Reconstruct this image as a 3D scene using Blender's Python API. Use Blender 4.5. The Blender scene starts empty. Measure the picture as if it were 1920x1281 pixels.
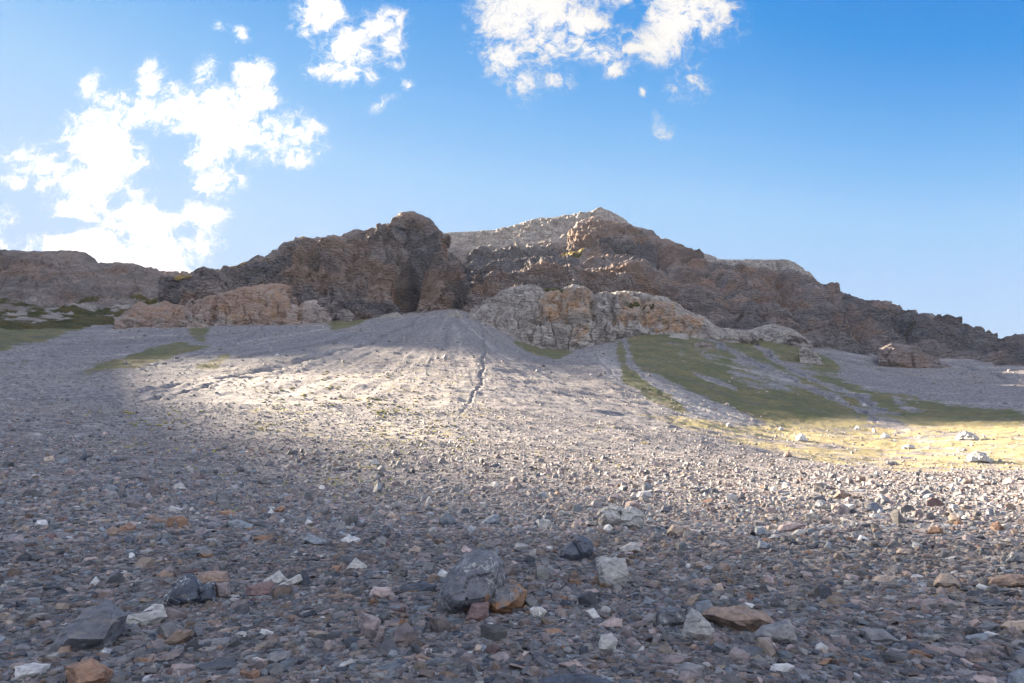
import bpy, bmesh, math, random
import numpy as np
from mathutils import Vector, Matrix
from concurrent.futures import ThreadPoolExecutor

POOL = ThreadPoolExecutor(4)

random.seed(7)
rng = np.random.default_rng(11)
SC = bpy.context.scene
COL = SC.collection

# ------------------------------------------------------------------ camera model
F, CX, CY, HOR, CAMZ = 1280.0, 960.0, 640.5, 850.0, 1.65
PIT = math.atan((HOR - CY) / F)
CP, SP = math.cos(PIT), math.sin(PIT)
SUN_AZ, SUN_EL = math.radians(-46.0), math.radians(19.5)


def ray(x, y):
    X = (np.asarray(x, float) - CX) / F
    V = (CY - np.asarray(y, float)) / F
    return X, CP - V * SP, SP + V * CP


def aze(x, y):
    """photo pixel -> azimuth, tangent of elevation"""
    X, fw, up = ray(x, y)
    return np.arctan2(X, fw), up / np.hypot(X, fw)


def pt(x, y, D):
    a, t = aze(x, y)
    return np.stack([np.sin(a) * D, np.cos(a) * D, CAMZ + t * D], -1)


def to_px(p):
    p = np.asarray(p, float)
    X, Y, Z = p[..., 0], p[..., 1], p[..., 2] - CAMZ
    fw = Y * CP + Z * SP
    up = -Y * SP + Z * CP
    fw = np.where(fw < 1e-3, 1e-3, fw)
    return CX + F * X / fw, CY - F * up / fw


# ------------------------------------------------------------------ noise
_perm = np.random.default_rng(3).permutation(256).astype(np.int32)
_perm = np.concatenate([_perm, _perm, _perm])
_g = np.random.default_rng(5).normal(size=(256, 3))
_g = (_g / np.linalg.norm(_g, axis=1)[:, None]).astype(np.float32)


def threaded(fn):
    """run a per-point function in chunks over the processor's threads"""
    def run(p, *a, **k):
        p = np.ascontiguousarray(p, np.float32)
        if len(p) < 20000:
            return fn(p, *a, **k)
        parts = list(POOL.map(lambda q: fn(q, *a, **k), np.array_split(p, len(p) // 12000 + 1)))
        if isinstance(parts[0], tuple):
            return tuple(np.concatenate(z) for z in zip(*parts))
        return np.concatenate(parts)
    return run


@threaded
def perlin(p):
    p = np.asarray(p, np.float32)
    i = np.floor(p).astype(np.int32)
    f = p - i
    u = f * f * f * (f * (f * 6 - 15) + 10)
    i &= 255
    out = None
    res = np.zeros(p.shape[0], np.float32)
    for dx in (0, 1):
        wx = u[:, 0] if dx else 1 - u[:, 0]
        a = _perm[(i[:, 0] + dx) & 255]
        for dy in (0, 1):
            wy = u[:, 1] if dy else 1 - u[:, 1]
            b = _perm[a + ((i[:, 1] + dy) & 255)]
            for dz in (0, 1):
                wz = u[:, 2] if dz else 1 - u[:, 2]
                g = _g[_perm[b + ((i[:, 2] + dz) & 255)]]
                d = g[:, 0] * (f[:, 0] - dx) + g[:, 1] * (f[:, 1] - dy) + g[:, 2] * (f[:, 2] - dz)
                res += wx * wy * wz * d
    return res * 1.6


def fbm(p, octv=4, gain=0.5, lac=2.03):
    r, a, s = 0, 1.0, 0
    q = np.array(p, np.float32)
    for _ in range(octv):
        r = r + a * perlin(q)
        s += a
        a *= gain
        q = q * lac + 17.31
    return r / s


def ridged(p, octv=4, gain=0.5, lac=2.1):
    r, a, s = 0, 1.0, 0
    q = np.array(p, np.float32)
    for _ in range(octv):
        r = r + a * (1 - np.abs(perlin(q)) * 1.6)
        s += a
        a *= gain
        q = q * lac + 9.7
    return r / s


def billow(p, octv=4, gain=0.5, lac=2.1):
    r, a, s = 0, 1.0, 0
    q = np.array(p, np.float32)
    for _ in range(octv):
        r = r + a * np.abs(perlin(q)) * 1.6
        s += a
        a *= gain
        q = q * lac + 23.1
    return r / s


@threaded
def cells(p, seed=0):
    """voronoi: F1 distance, F2-F1, random value of the nearest cell"""
    p = np.asarray(p, np.float32)
    i = np.floor(p).astype(np.int32)
    f1 = np.full(p.shape[0], 9., np.float32)
    f2 = f1.copy()
    rv = np.zeros(p.shape[0], np.float32)
    tl = np.zeros(p.shape[0], np.float32)
    jt = np.random.default_rng(40 + seed).random((256, 4)).astype(np.float32)
    for dx in (-1, 0, 1):
        for dy in (-1, 0, 1):
            for dz in (-1, 0, 1):
                c = i + np.array([dx, dy, dz], np.int32)
                h = _perm[_perm[_perm[c[:, 0] & 255] + (c[:, 1] & 255)] + (c[:, 2] & 255)]
                j = jt[h]
                o = p - c - j[:, :3]
                d = np.sqrt((o * o).sum(1))
                n1 = d < f1
                f2 = np.where(n1, f1, np.minimum(f2, d))
                rv = np.where(n1, j[:, 3], rv)
                tl = np.where(n1, (o * _g[h]).sum(1), tl)
                f1 = np.where(n1, d, f1)
    return f1, f2 - f1, rv, tl


def sstep(a, b, x):
    t = np.clip((x - a) / (b - a), 0, 1)
    return t * t * (3 - 2 * t)


def blur1(a, n, axis):
    if n < 1:
        return a
    for _ in range(2):
        k = 2 * n + 1
        pad = [(0, 0)] * a.ndim
        pad[axis] = (n + 1, n)
        c = np.cumsum(np.pad(a, pad, mode='edge'), axis=axis)
        hi = np.take(c, np.arange(k, c.shape[axis]), axis=axis)
        lo = np.take(c, np.arange(0, c.shape[axis] - k), axis=axis)
        a = (hi - lo) / k
    return a


def inpoly(px, py, poly):
    c = np.zeros(px.shape, bool)
    n = len(poly)
    for k in range(n):
        x0, y0 = poly[k]
        x1, y1 = poly[(k + 1) % n]
        if y0 == y1:
            continue
        m = ((y0 > py) != (y1 > py)) & (px < (x1 - x0) * (py - y0) / (y1 - y0) + x0)
        c ^= m
    return c


def linedist(px, py, line):
    """distance in pixels to a polyline and the fraction along it"""
    best = np.full(px.shape, 1e9)
    frac = np.zeros(px.shape)
    side = np.zeros(px.shape)
    n = len(line) - 1
    for k in range(n):
        x0, y0 = line[k]
        x1, y1 = line[k + 1]
        dx, dy = x1 - x0, y1 - y0
        L = dx * dx + dy * dy
        t = np.clip(((px - x0) * dx + (py - y0) * dy) / L, 0, 1)
        d = np.hypot(px - x0 - t * dx, py - y0 - t * dy)
        m = d < best
        best = np.where(m, d, best)
        frac = np.where(m, (k + t) / n, frac)
    return best, frac


# ------------------------------------------------------------------ scene helpers
def tag(o, label=None, cat=None, group=None, kind=None):
    if label:
        o['label'] = label
    if cat:
        o['category'] = cat
    if group:
        o['group'] = group
    o['kind'] = kind or 'thing'
    return o


def grid_mesh(name, P, mat, attrs=None, smooth=True, wrap=False):
    nv, nu = P.shape[:2]
    me = bpy.data.meshes.new(name)
    idx = np.arange(nv * nu).reshape(nv, nu)
    if wrap:
        idx = np.concatenate([idx, idx[:, :1]], 1)
    q = np.stack([idx[:-1, :-1], idx[:-1, 1:], idx[1:, 1:], idx[1:, :-1]], -1).reshape(-1, 4)
    me.vertices.add(nv * nu)
    me.vertices.foreach_set('co', P.astype(np.float32).ravel())
    me.loops.add(q.size)
    me.loops.foreach_set('vertex_index', q.astype(np.int32).ravel())
    me.polygons.add(len(q))
    me.polygons.foreach_set('loop_start', np.arange(0, q.size, 4, dtype=np.int32))
    me.polygons.foreach_set('loop_total', np.full(len(q), 4, np.int32))
    me.polygons.foreach_set('use_smooth', np.full(len(q), smooth, bool))
    me.update(calc_edges=True)
    me.validate()
    for k, v in (attrs or {}).items():
        a = me.attributes.new(k, 'FLOAT', 'POINT')
        a.data.foreach_set('value', np.asarray(v, np.float32).ravel())
    me.materials.append(mat)
    o = bpy.data.objects.new(name, me)
    COL.objects.link(o)
    return o


class NT:
    """tiny node-tree builder"""

    def __init__(self, tree):
        self.t = tree
        self.n = tree.nodes
        self.l = tree.links

    def add(self, kind, ins=None, **props):
        n = self.n.new(kind)
        for k, v in props.items():
            setattr(n, k, v)
        for k, v in (ins or {}).items():
            s = n.inputs[k]
            if isinstance(v, bpy.types.NodeSocket):
                self.l.new(v, s)
            elif isinstance(v, bpy.types.Node):
                self.l.new(v.outputs[0], s)
            else:
                s.default_value = v
        return n

    def math(self, op, a, b=0.0, c=0.0, clamp=False):
        return self.add('ShaderNodeMath', {0: a, 1: b, 2: c}, operation=op, use_clamp=clamp).outputs[0]

    def vmath(self, op, a, b=(0, 0, 0)):
        n = self.add('ShaderNodeVectorMath', {0: a, 1: b}, operation=op)
        return n.outputs['Value'] if op in ('DOT_PRODUCT', 'LENGTH') else n.outputs['Vector']

    def mix(self, f, a, b, blend='MIX'):
        n = self.add('ShaderNodeMix', data_type='RGBA', blend_type=blend)
        for k, v in ((0, f), (6, a), (7, b)):
            if isinstance(v, bpy.types.NodeSocket):
                self.l.new(v, n.inputs[k])
            else:
                n.inputs[k].default_value = v if k == 0 else (*v, 1.0)[:4]
        return n.outputs[2]

    def noise(self, vec, scale, detail=4.0, rough=0.55, dist=0.0, color=False):
        n = self.add('ShaderNodeTexNoise', {'Vector': vec, 'Scale': scale, 'Detail': detail, 'Roughness': rough, 'Distortion': dist})
        return n.outputs['Color' if color else 'Fac']

    def step(self, x, a, b):
        return self.add('ShaderNodeMapRange', {0: x, 1: a, 2: b, 3: 0.0, 4: 1.0}, interpolation_type='SMOOTHSTEP').outputs[0]

    def attr(self, name, typ='GEOMETRY', out='Fac'):
        return self.add('ShaderNodeAttribute', attribute_name=name, attribute_type=typ).outputs[out]

    def ramp(self, fac, stops, interp='LINEAR'):
        n = self.add('ShaderNodeValToRGB', {0: fac})
        r = n.color_ramp
        r.interpolation = interp
        while len(r.elements) < len(stops):
            r.elements.new(0.5)
        for e, (p, c) in zip(r.elements, stops):
            e.position = p
            e.color = (*c, 1)
        return n.outputs[0]


def new_mat(name):
    m = bpy.data.materials.new(name)
    m.use_nodes = True
    m.node_tree.nodes.clear()
    nt = NT(m.node_tree)
    out = nt.add('ShaderNodeOutputMaterial')
    b = nt.add('ShaderNodeBsdfPrincipled', {'Roughness': 0.85, 'Specular IOR Level': 0.25})
    nt.l.new(b.outputs[0], out.inputs[0])
    return m, nt, b


# ------------------------------------------------------------------ materials
def mat_ground():
    m, t, b = new_mat('scree_ground')
    pos = t.add('ShaderNodeNewGeometry').outputs['Position']
    n1 = t.noise(pos, 0.9, 8, 0.7)
    n2 = t.noise(pos, 0.06, 5, 0.6)
    n3 = t.noise(pos, 0.012, 4, 0.55)
    base = t.ramp(n1, [(0.25, (.085, .082, .088)), (0.45, (.148, .140, .146)), (0.6, (.190, .178, .182)), (0.8, (.29, .27, .26))])
    base = t.mix(t.math('MULTIPLY', t.step(n2, .4, .7), .45), base, (.20, .168, .155))
    base = t.mix(t.math('MULTIPLY', t.step(n3, .42, .62), .35), base, (.135, .135, .155))
    # pale single stones
    v = t.add('ShaderNodeTexVoronoi', {'Vector': pos, 'Scale': 0.55, 'Randomness': 1.0})
    sp = t.math('MULTIPLY', t.step(v.outputs['Distance'], .22, .12), t.step(t.add('ShaderNodeSeparateColor', {0: v.outputs['Color']}).outputs[0], .55, .75))
    base = t.mix(t.math('MULTIPLY', sp, .6), base, (.34, .32, .31))
    gv = t.add('ShaderNodeTexVoronoi', {'Vector': pos, 'Scale': 1.5, 'Randomness': 1.0}).outputs['Color']
    gv2 = t.add('ShaderNodeTexVoronoi', {'Vector': pos, 'Scale': 4.2, 'Randomness': 1.0}).outputs['Color']
    gr = t.math('ADD', t.math('MULTIPLY', t.add('ShaderNodeSeparateColor', {0: gv}).outputs[0], .55), t.math('MULTIPLY', t.add('ShaderNodeSeparateColor', {0: gv2}).outputs[0], .45))
    base = t.mix(t.step(gr, .22, .78), t.mix(1.0, base, (.62, .62, .65), 'MULTIPLY'), t.mix(1.0, base, (1.5, 1.46, 1.42), 'MULTIPLY'))
    pl = t.attr('pale')
    base = t.mix(t.math('MULTIPLY', pl, t.step(t.noise(pos, .35, 6, .7), .38, .58)), base, (.36, .335, .315))
    # turf: green on the shaded slope, straw yellow in the open meadow
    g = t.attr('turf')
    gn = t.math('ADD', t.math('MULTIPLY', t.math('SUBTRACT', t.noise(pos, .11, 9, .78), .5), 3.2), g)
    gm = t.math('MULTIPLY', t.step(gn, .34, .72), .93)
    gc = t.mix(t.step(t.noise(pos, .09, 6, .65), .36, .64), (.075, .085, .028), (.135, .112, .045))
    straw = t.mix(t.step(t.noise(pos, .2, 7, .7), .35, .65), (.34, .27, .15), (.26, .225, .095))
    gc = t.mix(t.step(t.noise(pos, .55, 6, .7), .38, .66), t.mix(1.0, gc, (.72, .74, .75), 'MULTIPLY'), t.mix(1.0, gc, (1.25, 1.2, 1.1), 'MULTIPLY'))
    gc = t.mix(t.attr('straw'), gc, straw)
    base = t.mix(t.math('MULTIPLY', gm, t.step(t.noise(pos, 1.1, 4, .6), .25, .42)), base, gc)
    dk = t.attr('dark')
    base = t.mix(t.math('MULTIPLY', dk, .8), base, (.075, .075, .088))
    # scattered yellow tufts
    tf = t.attr('tuft')
    w = t.add('ShaderNodeTexVoronoi', {'Vector': t.vmath('MULTIPLY', pos, (.55, 1.0, 1.0)), 'Scale': .9})
    tm = t.math('MULTIPLY', t.step(w.outputs['Distance'], .34, .2), t.step(t.math('ADD', tf, t.math('SUBTRACT', t.noise(pos, .12, 5, .65), .5)), .45, .62))
    base = t.mix(tm, base, (.36, .30, .10))
    t.l.new(base, b.inputs['Base Color'])
    h = t.math('ADD', t.math('MULTIPLY', t.noise(pos, 1.3, 8, .75), .5), t.math('ADD', t.math('MULTIPLY', v.outputs['Distance'], -.12), t.math('MULTIPLY', gr, .40)))
    bp = t.add('ShaderNodeBump', {'Strength': .8, 'Distance': .34, 'Height': h})
    t.l.new(bp.outputs[0], b.inputs['Normal'])
    return m


def mat_rock(name, cols, rust=(.33, .175, .10), rust_amt=.5, pale=(.53, .485, .455)):
    m, t, b = new_mat(name)
    pos = t.add('ShaderNodeNewGeometry').outputs['Position']
    wp = t.vmath('ADD', pos, t.vmath('MULTIPLY', t.noise(pos, .03, 4, .6, color=True), (26, 26, 26)))
    st = t.vmath('MULTIPLY', wp, (.25, .25, 1.0))
    n1 = t.noise(st, .11, 8, .68)
    n2 = t.noise(pos, .028, 6, .62)
    n3 = t.noise(pos, .35, 8, .72)
    base = t.ramp(n1, [(0.28, cols[0]), (0.47, cols[1]), (0.57, cols[2]), (0.72, cols[3])])
    base = t.mix(t.math('MULTIPLY', t.step(n3, .45, .75), .45), base, cols[4])
    bed = t.add('ShaderNodeTexWave', {'Vector': t.vmath('ADD', t.vmath('MULTIPLY', pos, (.22, .1, 1.0)), t.vmath('MULTIPLY', t.noise(pos, .05, 5, .6, color=True), (14, 14, 14))), 'Scale': .16, 'Distortion': 2.5, 'Detail': 5.0, 'Detail Roughness': .7}, bands_direction='Z').outputs['Fac']
    base = t.mix(t.math('MULTIPLY', t.step(bed, .15, .85), .42), base, t.mix(1.0, base, (1.45, 1.40, 1.36), 'MULTIPLY'))
    jt = t.add('ShaderNodeTexVoronoi', {'Vector': t.vmath('MULTIPLY', wp, (1, 1, .55)), 'Scale': .13}, feature='DISTANCE_TO_EDGE').outputs['Distance']
    jf = t.add('ShaderNodeTexVoronoi', {'Vector': t.vmath('MULTIPLY', wp, (1, 1, .6)), 'Scale': .42}, feature='DISTANCE_TO_EDGE').outputs['Distance']
    jn = t.math('MAXIMUM', t.math('MULTIPLY', t.step(jt, .055, .0), .8), t.math('MULTIPLY', t.step(jf, .07, .0), .5))
    jn = t.math('MULTIPLY', jn, t.step(t.noise(pos, .08, 4, .6), .40, .58))
    base = t.mix(t.math('MULTIPLY', t.step(n2, .47, .66), rust_amt), base, rust)
    base = t.mix(t.math('MULTIPLY', t.step(t.noise(pos, .6, 6, .7), .52, .7), .55), base, cols[0])
    # pale limestone
    lm = t.attr('lime')
    lc = t.ramp(t.noise(t.vmath('MULTIPLY', wp, (1, 1, .35)), .12, 8, .7), [(.3, (.21, .19, .185)), (.45, (.36, .325, .305)), (.62, pale), (.8, (.62, .585, .56))])
    orn = t.attr('ochre')
    stn = t.noise(t.vmath('MULTIPLY', pos, (1.0, 1.0, .16)), .2, 6, .66)
    om = t.math('MULTIPLY', orn, t.step(stn, .34, .62))
    lc = t.mix(t.math('MULTIPLY', om, .85), lc, (.46, .27, .145))
    lc = t.mix(t.math('MULTIPLY', t.step(t.noise(t.vmath('MULTIPLY', pos, (1, 1, .1)), .45, 5, .6), .56, .7), .5), lc, (.17, .155, .15))
    base = t.mix(lm, base, lc)
    base = t.mix(t.math('MULTIPLY', jn, .62), base, (.075, .068, .068))
    rs = t.math('MULTIPLY', t.attr('rust'), t.step(t.noise(pos, .09, 6, .65), .30, .56))
    base = t.mix(t.math('MULTIPLY', rs, .75), base, t.mix(lm, (.265, .188, .158), (.34, .228, .19)))
    # dark strata streaks
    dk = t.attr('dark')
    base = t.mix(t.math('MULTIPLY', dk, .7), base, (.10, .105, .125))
    g = t.attr('turf')
    gm = t.step(t.math('ADD', g, t.math('SUBTRACT', t.noise(pos, .12, 7, .7), .5)), .4, .6)
    gc = t.mix(t.step(t.noise(pos, .1, 6, .65), .36, .64), (.058, .064, .022), (.12, .092, .036))
    gc = t.mix(t.attr('straw'), gc, (.40, .28, .11))
    base = t.mix(gm, base, gc)
    t.l.new(base, b.inputs['Base Color'])
    h = t.math('ADD', t.math('MULTIPLY', t.noise(pos, .55, 9, .72), 1.0), t.math('MULTIPLY', n1, .9))
    h = t.math('ADD', h, t.math('ADD', t.math('MULTIPLY', jn, -.35), t.math('MULTIPLY', bed, .22)))
    bp = t.add('ShaderNodeBump', {'Strength': 1.0, 'Distance': 2.8, 'Height': h})
    t.l.new(bp.outputs[0], b.inputs['Normal'])
    return m


M_GROUND = mat_ground()
BROWN = [(.108, .100, .110), (.20, .178, .182), (.26, .221, .214), (.33, .302, .298), (.31, .238, .212)]
GREYB = [(.11, .10, .10), (.20, .175, .17), (.255, .215, .20), (.32, .29, .275), (.29, .23, .20)]
LIME = [(.23, .22, .22), (.36, .34, .33), (.46, .43, .41), (.56, .53, .51), (.40, .32, .28)]
M_BROWN = mat_rock('brown_rock', BROWN)
M_GREY = mat_rock('grey_rock', GREYB, rust_amt=.35)
M_LIME = mat_rock('pale_limestone', LIME, rust=(.42, .28, .20), rust_amt=.35)

# ------------------------------------------------------------------ ground sheet (polar grid around the viewer)
GK = {  # photo column: (photo row, distance)
    -60: [(985, 15), (950, 19), (900, 27), (850, 40), (800, 62), (750, 102), (700, 172), (650, 285), (612, 390)],
    240: [(985, 15), (950, 19), (900, 28), (850, 42), (800, 66), (750, 108), (700, 178), (650, 285), (615, 385)],
    480: [(985, 15), (950, 19.5), (900, 29), (850, 43), (800, 68), (750, 108), (700, 172), (650, 262), (612, 370)],
    720: [(985, 15), (950, 20), (900, 30), (850, 45), (800, 70), (750, 110), (700, 168), (650, 248), (600, 372)],
    880: [(985, 15), (950, 20), (900, 30), (850, 46), (800, 72), (750, 112), (700, 170), (650, 245), (600, 355), (575, 420)],
    950: [(985, 15), (950, 20), (900, 30), (850, 47), (800, 76), (750, 118), (700, 178), (660, 258), (644, 330), (632, 380)],
    1030: [(985, 15), (950, 20.2), (900, 30.5), (850, 50), (800, 82), (750, 130), (705, 196), (682, 290), (668, 370)],
    1090: [(985, 15), (950, 20.5), (900, 31), (850, 53), (800, 88), (750, 142), (700, 212), (672, 300), (660, 375)],
    1165: [(985, 15), (950, 21), (900, 33), (850, 57), (800, 97), (750, 155), (700, 228), (650, 322), (632, 388)],
    1230: [(985, 15), (950, 21), (900, 33.5), (850, 60), (800, 105), (750, 165), (700, 240), (650, 328), (618, 392)],
    1440: [(985, 15), (950, 21.5), (905, 34), (882, 48), (868, 74), (830, 125), (800, 172), (760, 235), (700, 315), (640, 395)],
    1680: [(985, 15), (950, 22), (905, 37), (888, 52), (878, 82), (850, 125), (820, 172), (795, 215), (750, 285), (700, 362), (680, 400)],
    1980: [(985, 15), (950, 22), (908, 39), (892, 53), (882, 82), (850, 120), (820, 168), (800, 205), (760, 275), (720, 345), (690, 400)],
}
azk = []
prof = []
LD = np.linspace(math.log(0.4), math.log(1500), 800)
for x, ks in GK.items():
    a, _ = aze(x, 800)
    azk.append(float(a))
    D = [0.4, 8, 13] + [k[1] for k in ks]
    z = [0.0, 0.0, 0.0] + [float(CAMZ + aze(x, k[0])[1] * k[1]) for k in ks]
    sl = (z[-1] - z[-2]) / (D[-1] - D[-2])
    D += [D[-1] + 110, 1600]
    z += [z[-1] + 110 * sl * .9, z[-1] + 110 * sl * .9]
    prof.append(np.interp(LD, np.log(D), z))
prof = np.array(prof)
prof = blur1(prof, 14, 1)
AZ = np.concatenate([np.linspace(-math.pi, -.80, 60, endpoint=False), np.linspace(-.80, .80, 1300), np.linspace(.80, math.pi, 61)[1:-1]])
Z0 = np.empty((len(LD), len(AZ)))
for i in range(len(LD)):
    Z0[i] = np.interp(AZ, azk, prof[:, i])
Z0 = blur1(Z0.T.copy(), 34, 0).T
# behind the viewer the valley floor stays low
back = sstep(.9, 1.8, np.abs(AZ))
Z0 = Z0 * (1 - back * sstep(2.5, 4, LD)[:, None]) - (np.exp(LD)[:, None] * .03) * back
Dg = np.exp(LD)
PG = np.stack([np.sin(AZ)[None] * Dg[:, None], np.cos(AZ)[None] * Dg[:, None], Z0], -1)
flat = PG.reshape(-1, 3)
Df = np.repeat(Dg, len(AZ))
xy0 = flat * np.array([1, 1, 0.])
dz = .05 * fbm(xy0 * .45, 3) * sstep(2, 6, Df)
dz += .35 * fbm(xy0 * .09 + 3, 4) * sstep(12, 50, Df)
dz += 1.5 * fbm(xy0 * .022 + 8, 4) * sstep(60, 160, Df)
# fall-line ripples and runnels on the fan: noise stretched downhill
fx = np.stack([np.arctan2(flat[:, 0] + 40, 430 - flat[:, 1]) * 46, np.log(np.hypot(flat[:, 0] + 40, 430 - flat[:, 1]) + 1) * 3.0, np.zeros(len(flat))], -1)
dz += .38 * (ridged(fx, 4) - .6) * sstep(60, 150, Df) * (1 - sstep(430, 470, Df))
dz += .5 * fbm(xy0 * np.array([.10, .28, 0]) + 5, 4) * sstep(45, 90, Df)
dz += .22 * fbm(xy0 * .35 + 7, 3) * sstep(25, 60, Df)
gx, gy = to_px(flat)
gx = np.where(flat[:, 1] < 1, -9999, gx)
inview = Df > 30
GULLY = [  # (line in the photo, half-width px, depth m, darkening)
    ([(895, 590), (905, 622), (908, 652), (905, 690), (903, 708)], 5.0, 1.1, 1.0),
    ([(903, 706), (900, 722), (888, 742), (872, 768), (858, 782)], 7.0, .5, .5),
    ([(800, 585), (770, 608), (700, 640), (640, 660), (560, 680), (470, 695), (330, 722), (170, 752)], 5, 2.6, .9),
    ([(560, 690), (440, 712), (300, 745), (120, 775)], 4, 1.2, .35),
    ([(520, 600), (470, 628), (410, 650), (340, 675), (250, 700)], 3.5, 1.6, .8),
    ([(330, 610), (240, 640), (150, 655), (20, 690)], 3, 1.0, .7),
    ([(1280, 618), (1340, 640), (1420, 680), (1500, 722), (1570, 748), (1620, 772), (1652, 798)], 4.5, 2.4, 1.0),
    ([(1420, 645), (1478, 690), (1540, 722), (1600, 742), (1650, 765), (1720, 792)], 4.5, 2.4, 1.0),
    ([(1510, 650), (1570, 672), (1640, 690), (1720, 708), (1790, 735)], 4.5, 2.2, .9),
    ([(1700, 660), (1770, 678), (1850, 700), (1930, 722)], 4.5, 2.0, .9),
    ([(1610, 705), (1680, 728), (1760, 752)], 3, 1.0, .5),
    ([(1108, 640), (1112, 668), (1135, 690), (1160, 712)], 4, 1.6, .6),
    ([(1172, 640), (1178, 665), (1186, 690), (1230, 720), (1330, 765), (1440, 805)], 4, 1.2, .2),
    ([(1300, 700), (1390, 735)], 3, .8, .3),
]
dark = np.zeros(len(flat))
gul = np.zeros(len(flat))
wx = gx + 11 * fbm(xy0 * .07, 5, .6)
wy = gy + 7 * fbm(xy0 * .07 + 40, 5, .6)
sel = inview & (gx > -400) & (gx < 2300)
for line, hw, dep, dkv in GULLY:
    xs = [p[0] for p in line]
    s = sel & (gx > min(xs) - 40) & (gx < max(xs) + 40)
    d, fr = linedist(wx[s], wy[s] * 1.0, line)
    w = .62 * hw * (.45 + 1.3 * np.abs(fbm(xy0[s] * .06, 3)))
    k = np.exp(-(d / w) ** 2) * sstep(1.0, .8, fr)
    brk = sstep(-.30, .30, fbm(xy0[s] * .09 + 70, 4))
    k = k * (.40 + .60 * brk)
    dz[s] -= k * dep * .42
    dz[s] += np.exp(-((d - 2.1 * w) / w) ** 2) * dep * .10 * brk
    dark[s] = np.maximum(dark[s], k * dkv)
    gul[s] = np.maximum(gul[s], np.exp(-(d / (2.0 * w + 1.5)) ** 2) * sstep(1.0, .85, fr))
Zg = Z0 + dz.reshape(Z0.shape)
PG[..., 2] = Zg


def poly_mask(polys, X, Y, warp, soft=0):
    m = np.zeros(X.shape)
    for p in polys:
        m = np.maximum(m, inpoly(X + warp[0], Y + warp[1], p).astype(float))
    return m


wv = (14 * fbm(xy0 * .035 + 50, 4), 7 * fbm(xy0 * .035 + 90, 4))
TURF_SLOPE = [
    [(1165, 610), (1260, 600), (1340, 622), (1480, 690), (1560, 738), (1640, 790), (1600, 800), (1450, 800), (1330, 745), (1215, 700), (1185, 680), (1175, 640)],
    [(1350, 620), (1470, 655), (1480, 690), (1430, 680)],
    [(1490, 690), (1580, 715), (1660, 745), (1700, 770), (1620, 765), (1560, 735)], [(1430, 690), (1490, 712), (1560, 748), (1600, 775), (1540, 755), (1470, 725)],
    [(1400, 618), (1500, 635), (1560, 665), (1580, 705), (1500, 685), (1430, 648)],
    [(1560, 745), (1700, 770), (1930, 800), (1930, 815), (1680, 800), (1600, 785)],
    [(1640, 735), (1760, 755), (1930, 775), (1930, 790), (1760, 780)],
    [(1155, 640), (1172, 640), (1180, 690), (1260, 745), (1300, 775), (1230, 755), (1165, 715)],
    [(0, 520), (200, 560), (240, 590), (150, 620), (0, 660), (-400, 690), (-400, 560)],
    [(170, 690), (330, 640), (400, 650), (260, 690), (150, 705)],
    [(360, 690), (440, 655), (410, 690)],
    [(355, 615), (395, 612), (385, 640), (360, 640)],
    [(610, 590), (700, 582), (690, 600), (620, 625)],
    [(960, 640), (1075, 650), (1070, 665), (1040, 675), (1000, 665)],
    [(1100, 630), (1160, 628), (1150, 645), (1120, 640)],
]
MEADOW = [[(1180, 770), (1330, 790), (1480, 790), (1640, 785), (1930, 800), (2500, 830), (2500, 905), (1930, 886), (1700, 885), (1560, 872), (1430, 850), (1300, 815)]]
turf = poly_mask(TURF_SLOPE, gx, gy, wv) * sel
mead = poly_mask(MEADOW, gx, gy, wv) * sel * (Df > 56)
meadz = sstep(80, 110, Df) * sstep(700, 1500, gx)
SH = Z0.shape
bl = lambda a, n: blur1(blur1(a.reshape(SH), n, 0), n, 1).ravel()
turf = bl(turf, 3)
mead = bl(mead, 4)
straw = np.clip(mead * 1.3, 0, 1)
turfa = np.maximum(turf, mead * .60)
# bare stony patches inside the turf
BARE = [[(1390, 660), (1480, 700), (1500, 730), (1420, 735), (1360, 700)], [(1240, 640), (1290, 650), (1280, 670)], [(1290, 650), (1400, 670), (1330, 680)],
        [(1190, 690), (1290, 735), (1420, 800), (1380, 800), (1250, 745)], [(1620, 740), (1660, 770), (1700, 800), (1680, 812), (1600, 770)]]
bare = bl(poly_mask(BARE, gx, gy, wv), 3)
turfa = turfa * (1 - .55 * bare) * (1 - .92 * gul)
PALE = [[(1190, 672), (1270, 668), (1310, 690), (1260, 695), (1200, 685)], [(1270, 625), (1290, 622), (1295, 640), (1272, 640)],
        [(1670, 800), (1760, 820), (1900, 840), (1930, 850), (1930, 880), (1800, 860), (1700, 825)], [(1100, 655), (1250, 720), (1420, 790), (1300, 790), (1150, 720)],
        [(150, 590), (280, 590), (270, 602), (160, 605)], [(0, 575), (130, 580), (120, 605), (0, 600)]]
pale = .75 * bl(poly_mask(PALE, gx, gy, wv), 4)
streak = fbm(fx * np.array([.55, .35, 1]) + 4, 4, .6)
pale = np.maximum(pale, .8 * sstep(.08, .42, streak) * sstep(55, 120, Df) * sel)
dark = np.maximum(dark, .55 * sstep(.06, .40, -streak) * sstep(55, 120, Df) * sel * (gy < 760))
TUFT = [[(640, 660), (800, 650), (900, 700), (960, 800), (820, 890), (600, 900), (430, 850), (440, 770), (560, 700)], [(130, 735), (440, 690), (560, 690), (420, 720), (140, 750)],
        [(1180, 760), (1400, 800), (1500, 860), (1350, 850)], [(560, 650), (660, 640), (600, 660)]]
tuft = .5 * bl(poly_mask(TUFT, gx, gy, wv), 12)
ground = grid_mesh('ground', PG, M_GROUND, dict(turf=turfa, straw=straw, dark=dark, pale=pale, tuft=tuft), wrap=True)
tag(ground, 'grey stony scree fan with runnels and turf patches below the mountain', kind='structure')

_lo, _st = LD[0], LD[1] - LD[0]


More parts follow.
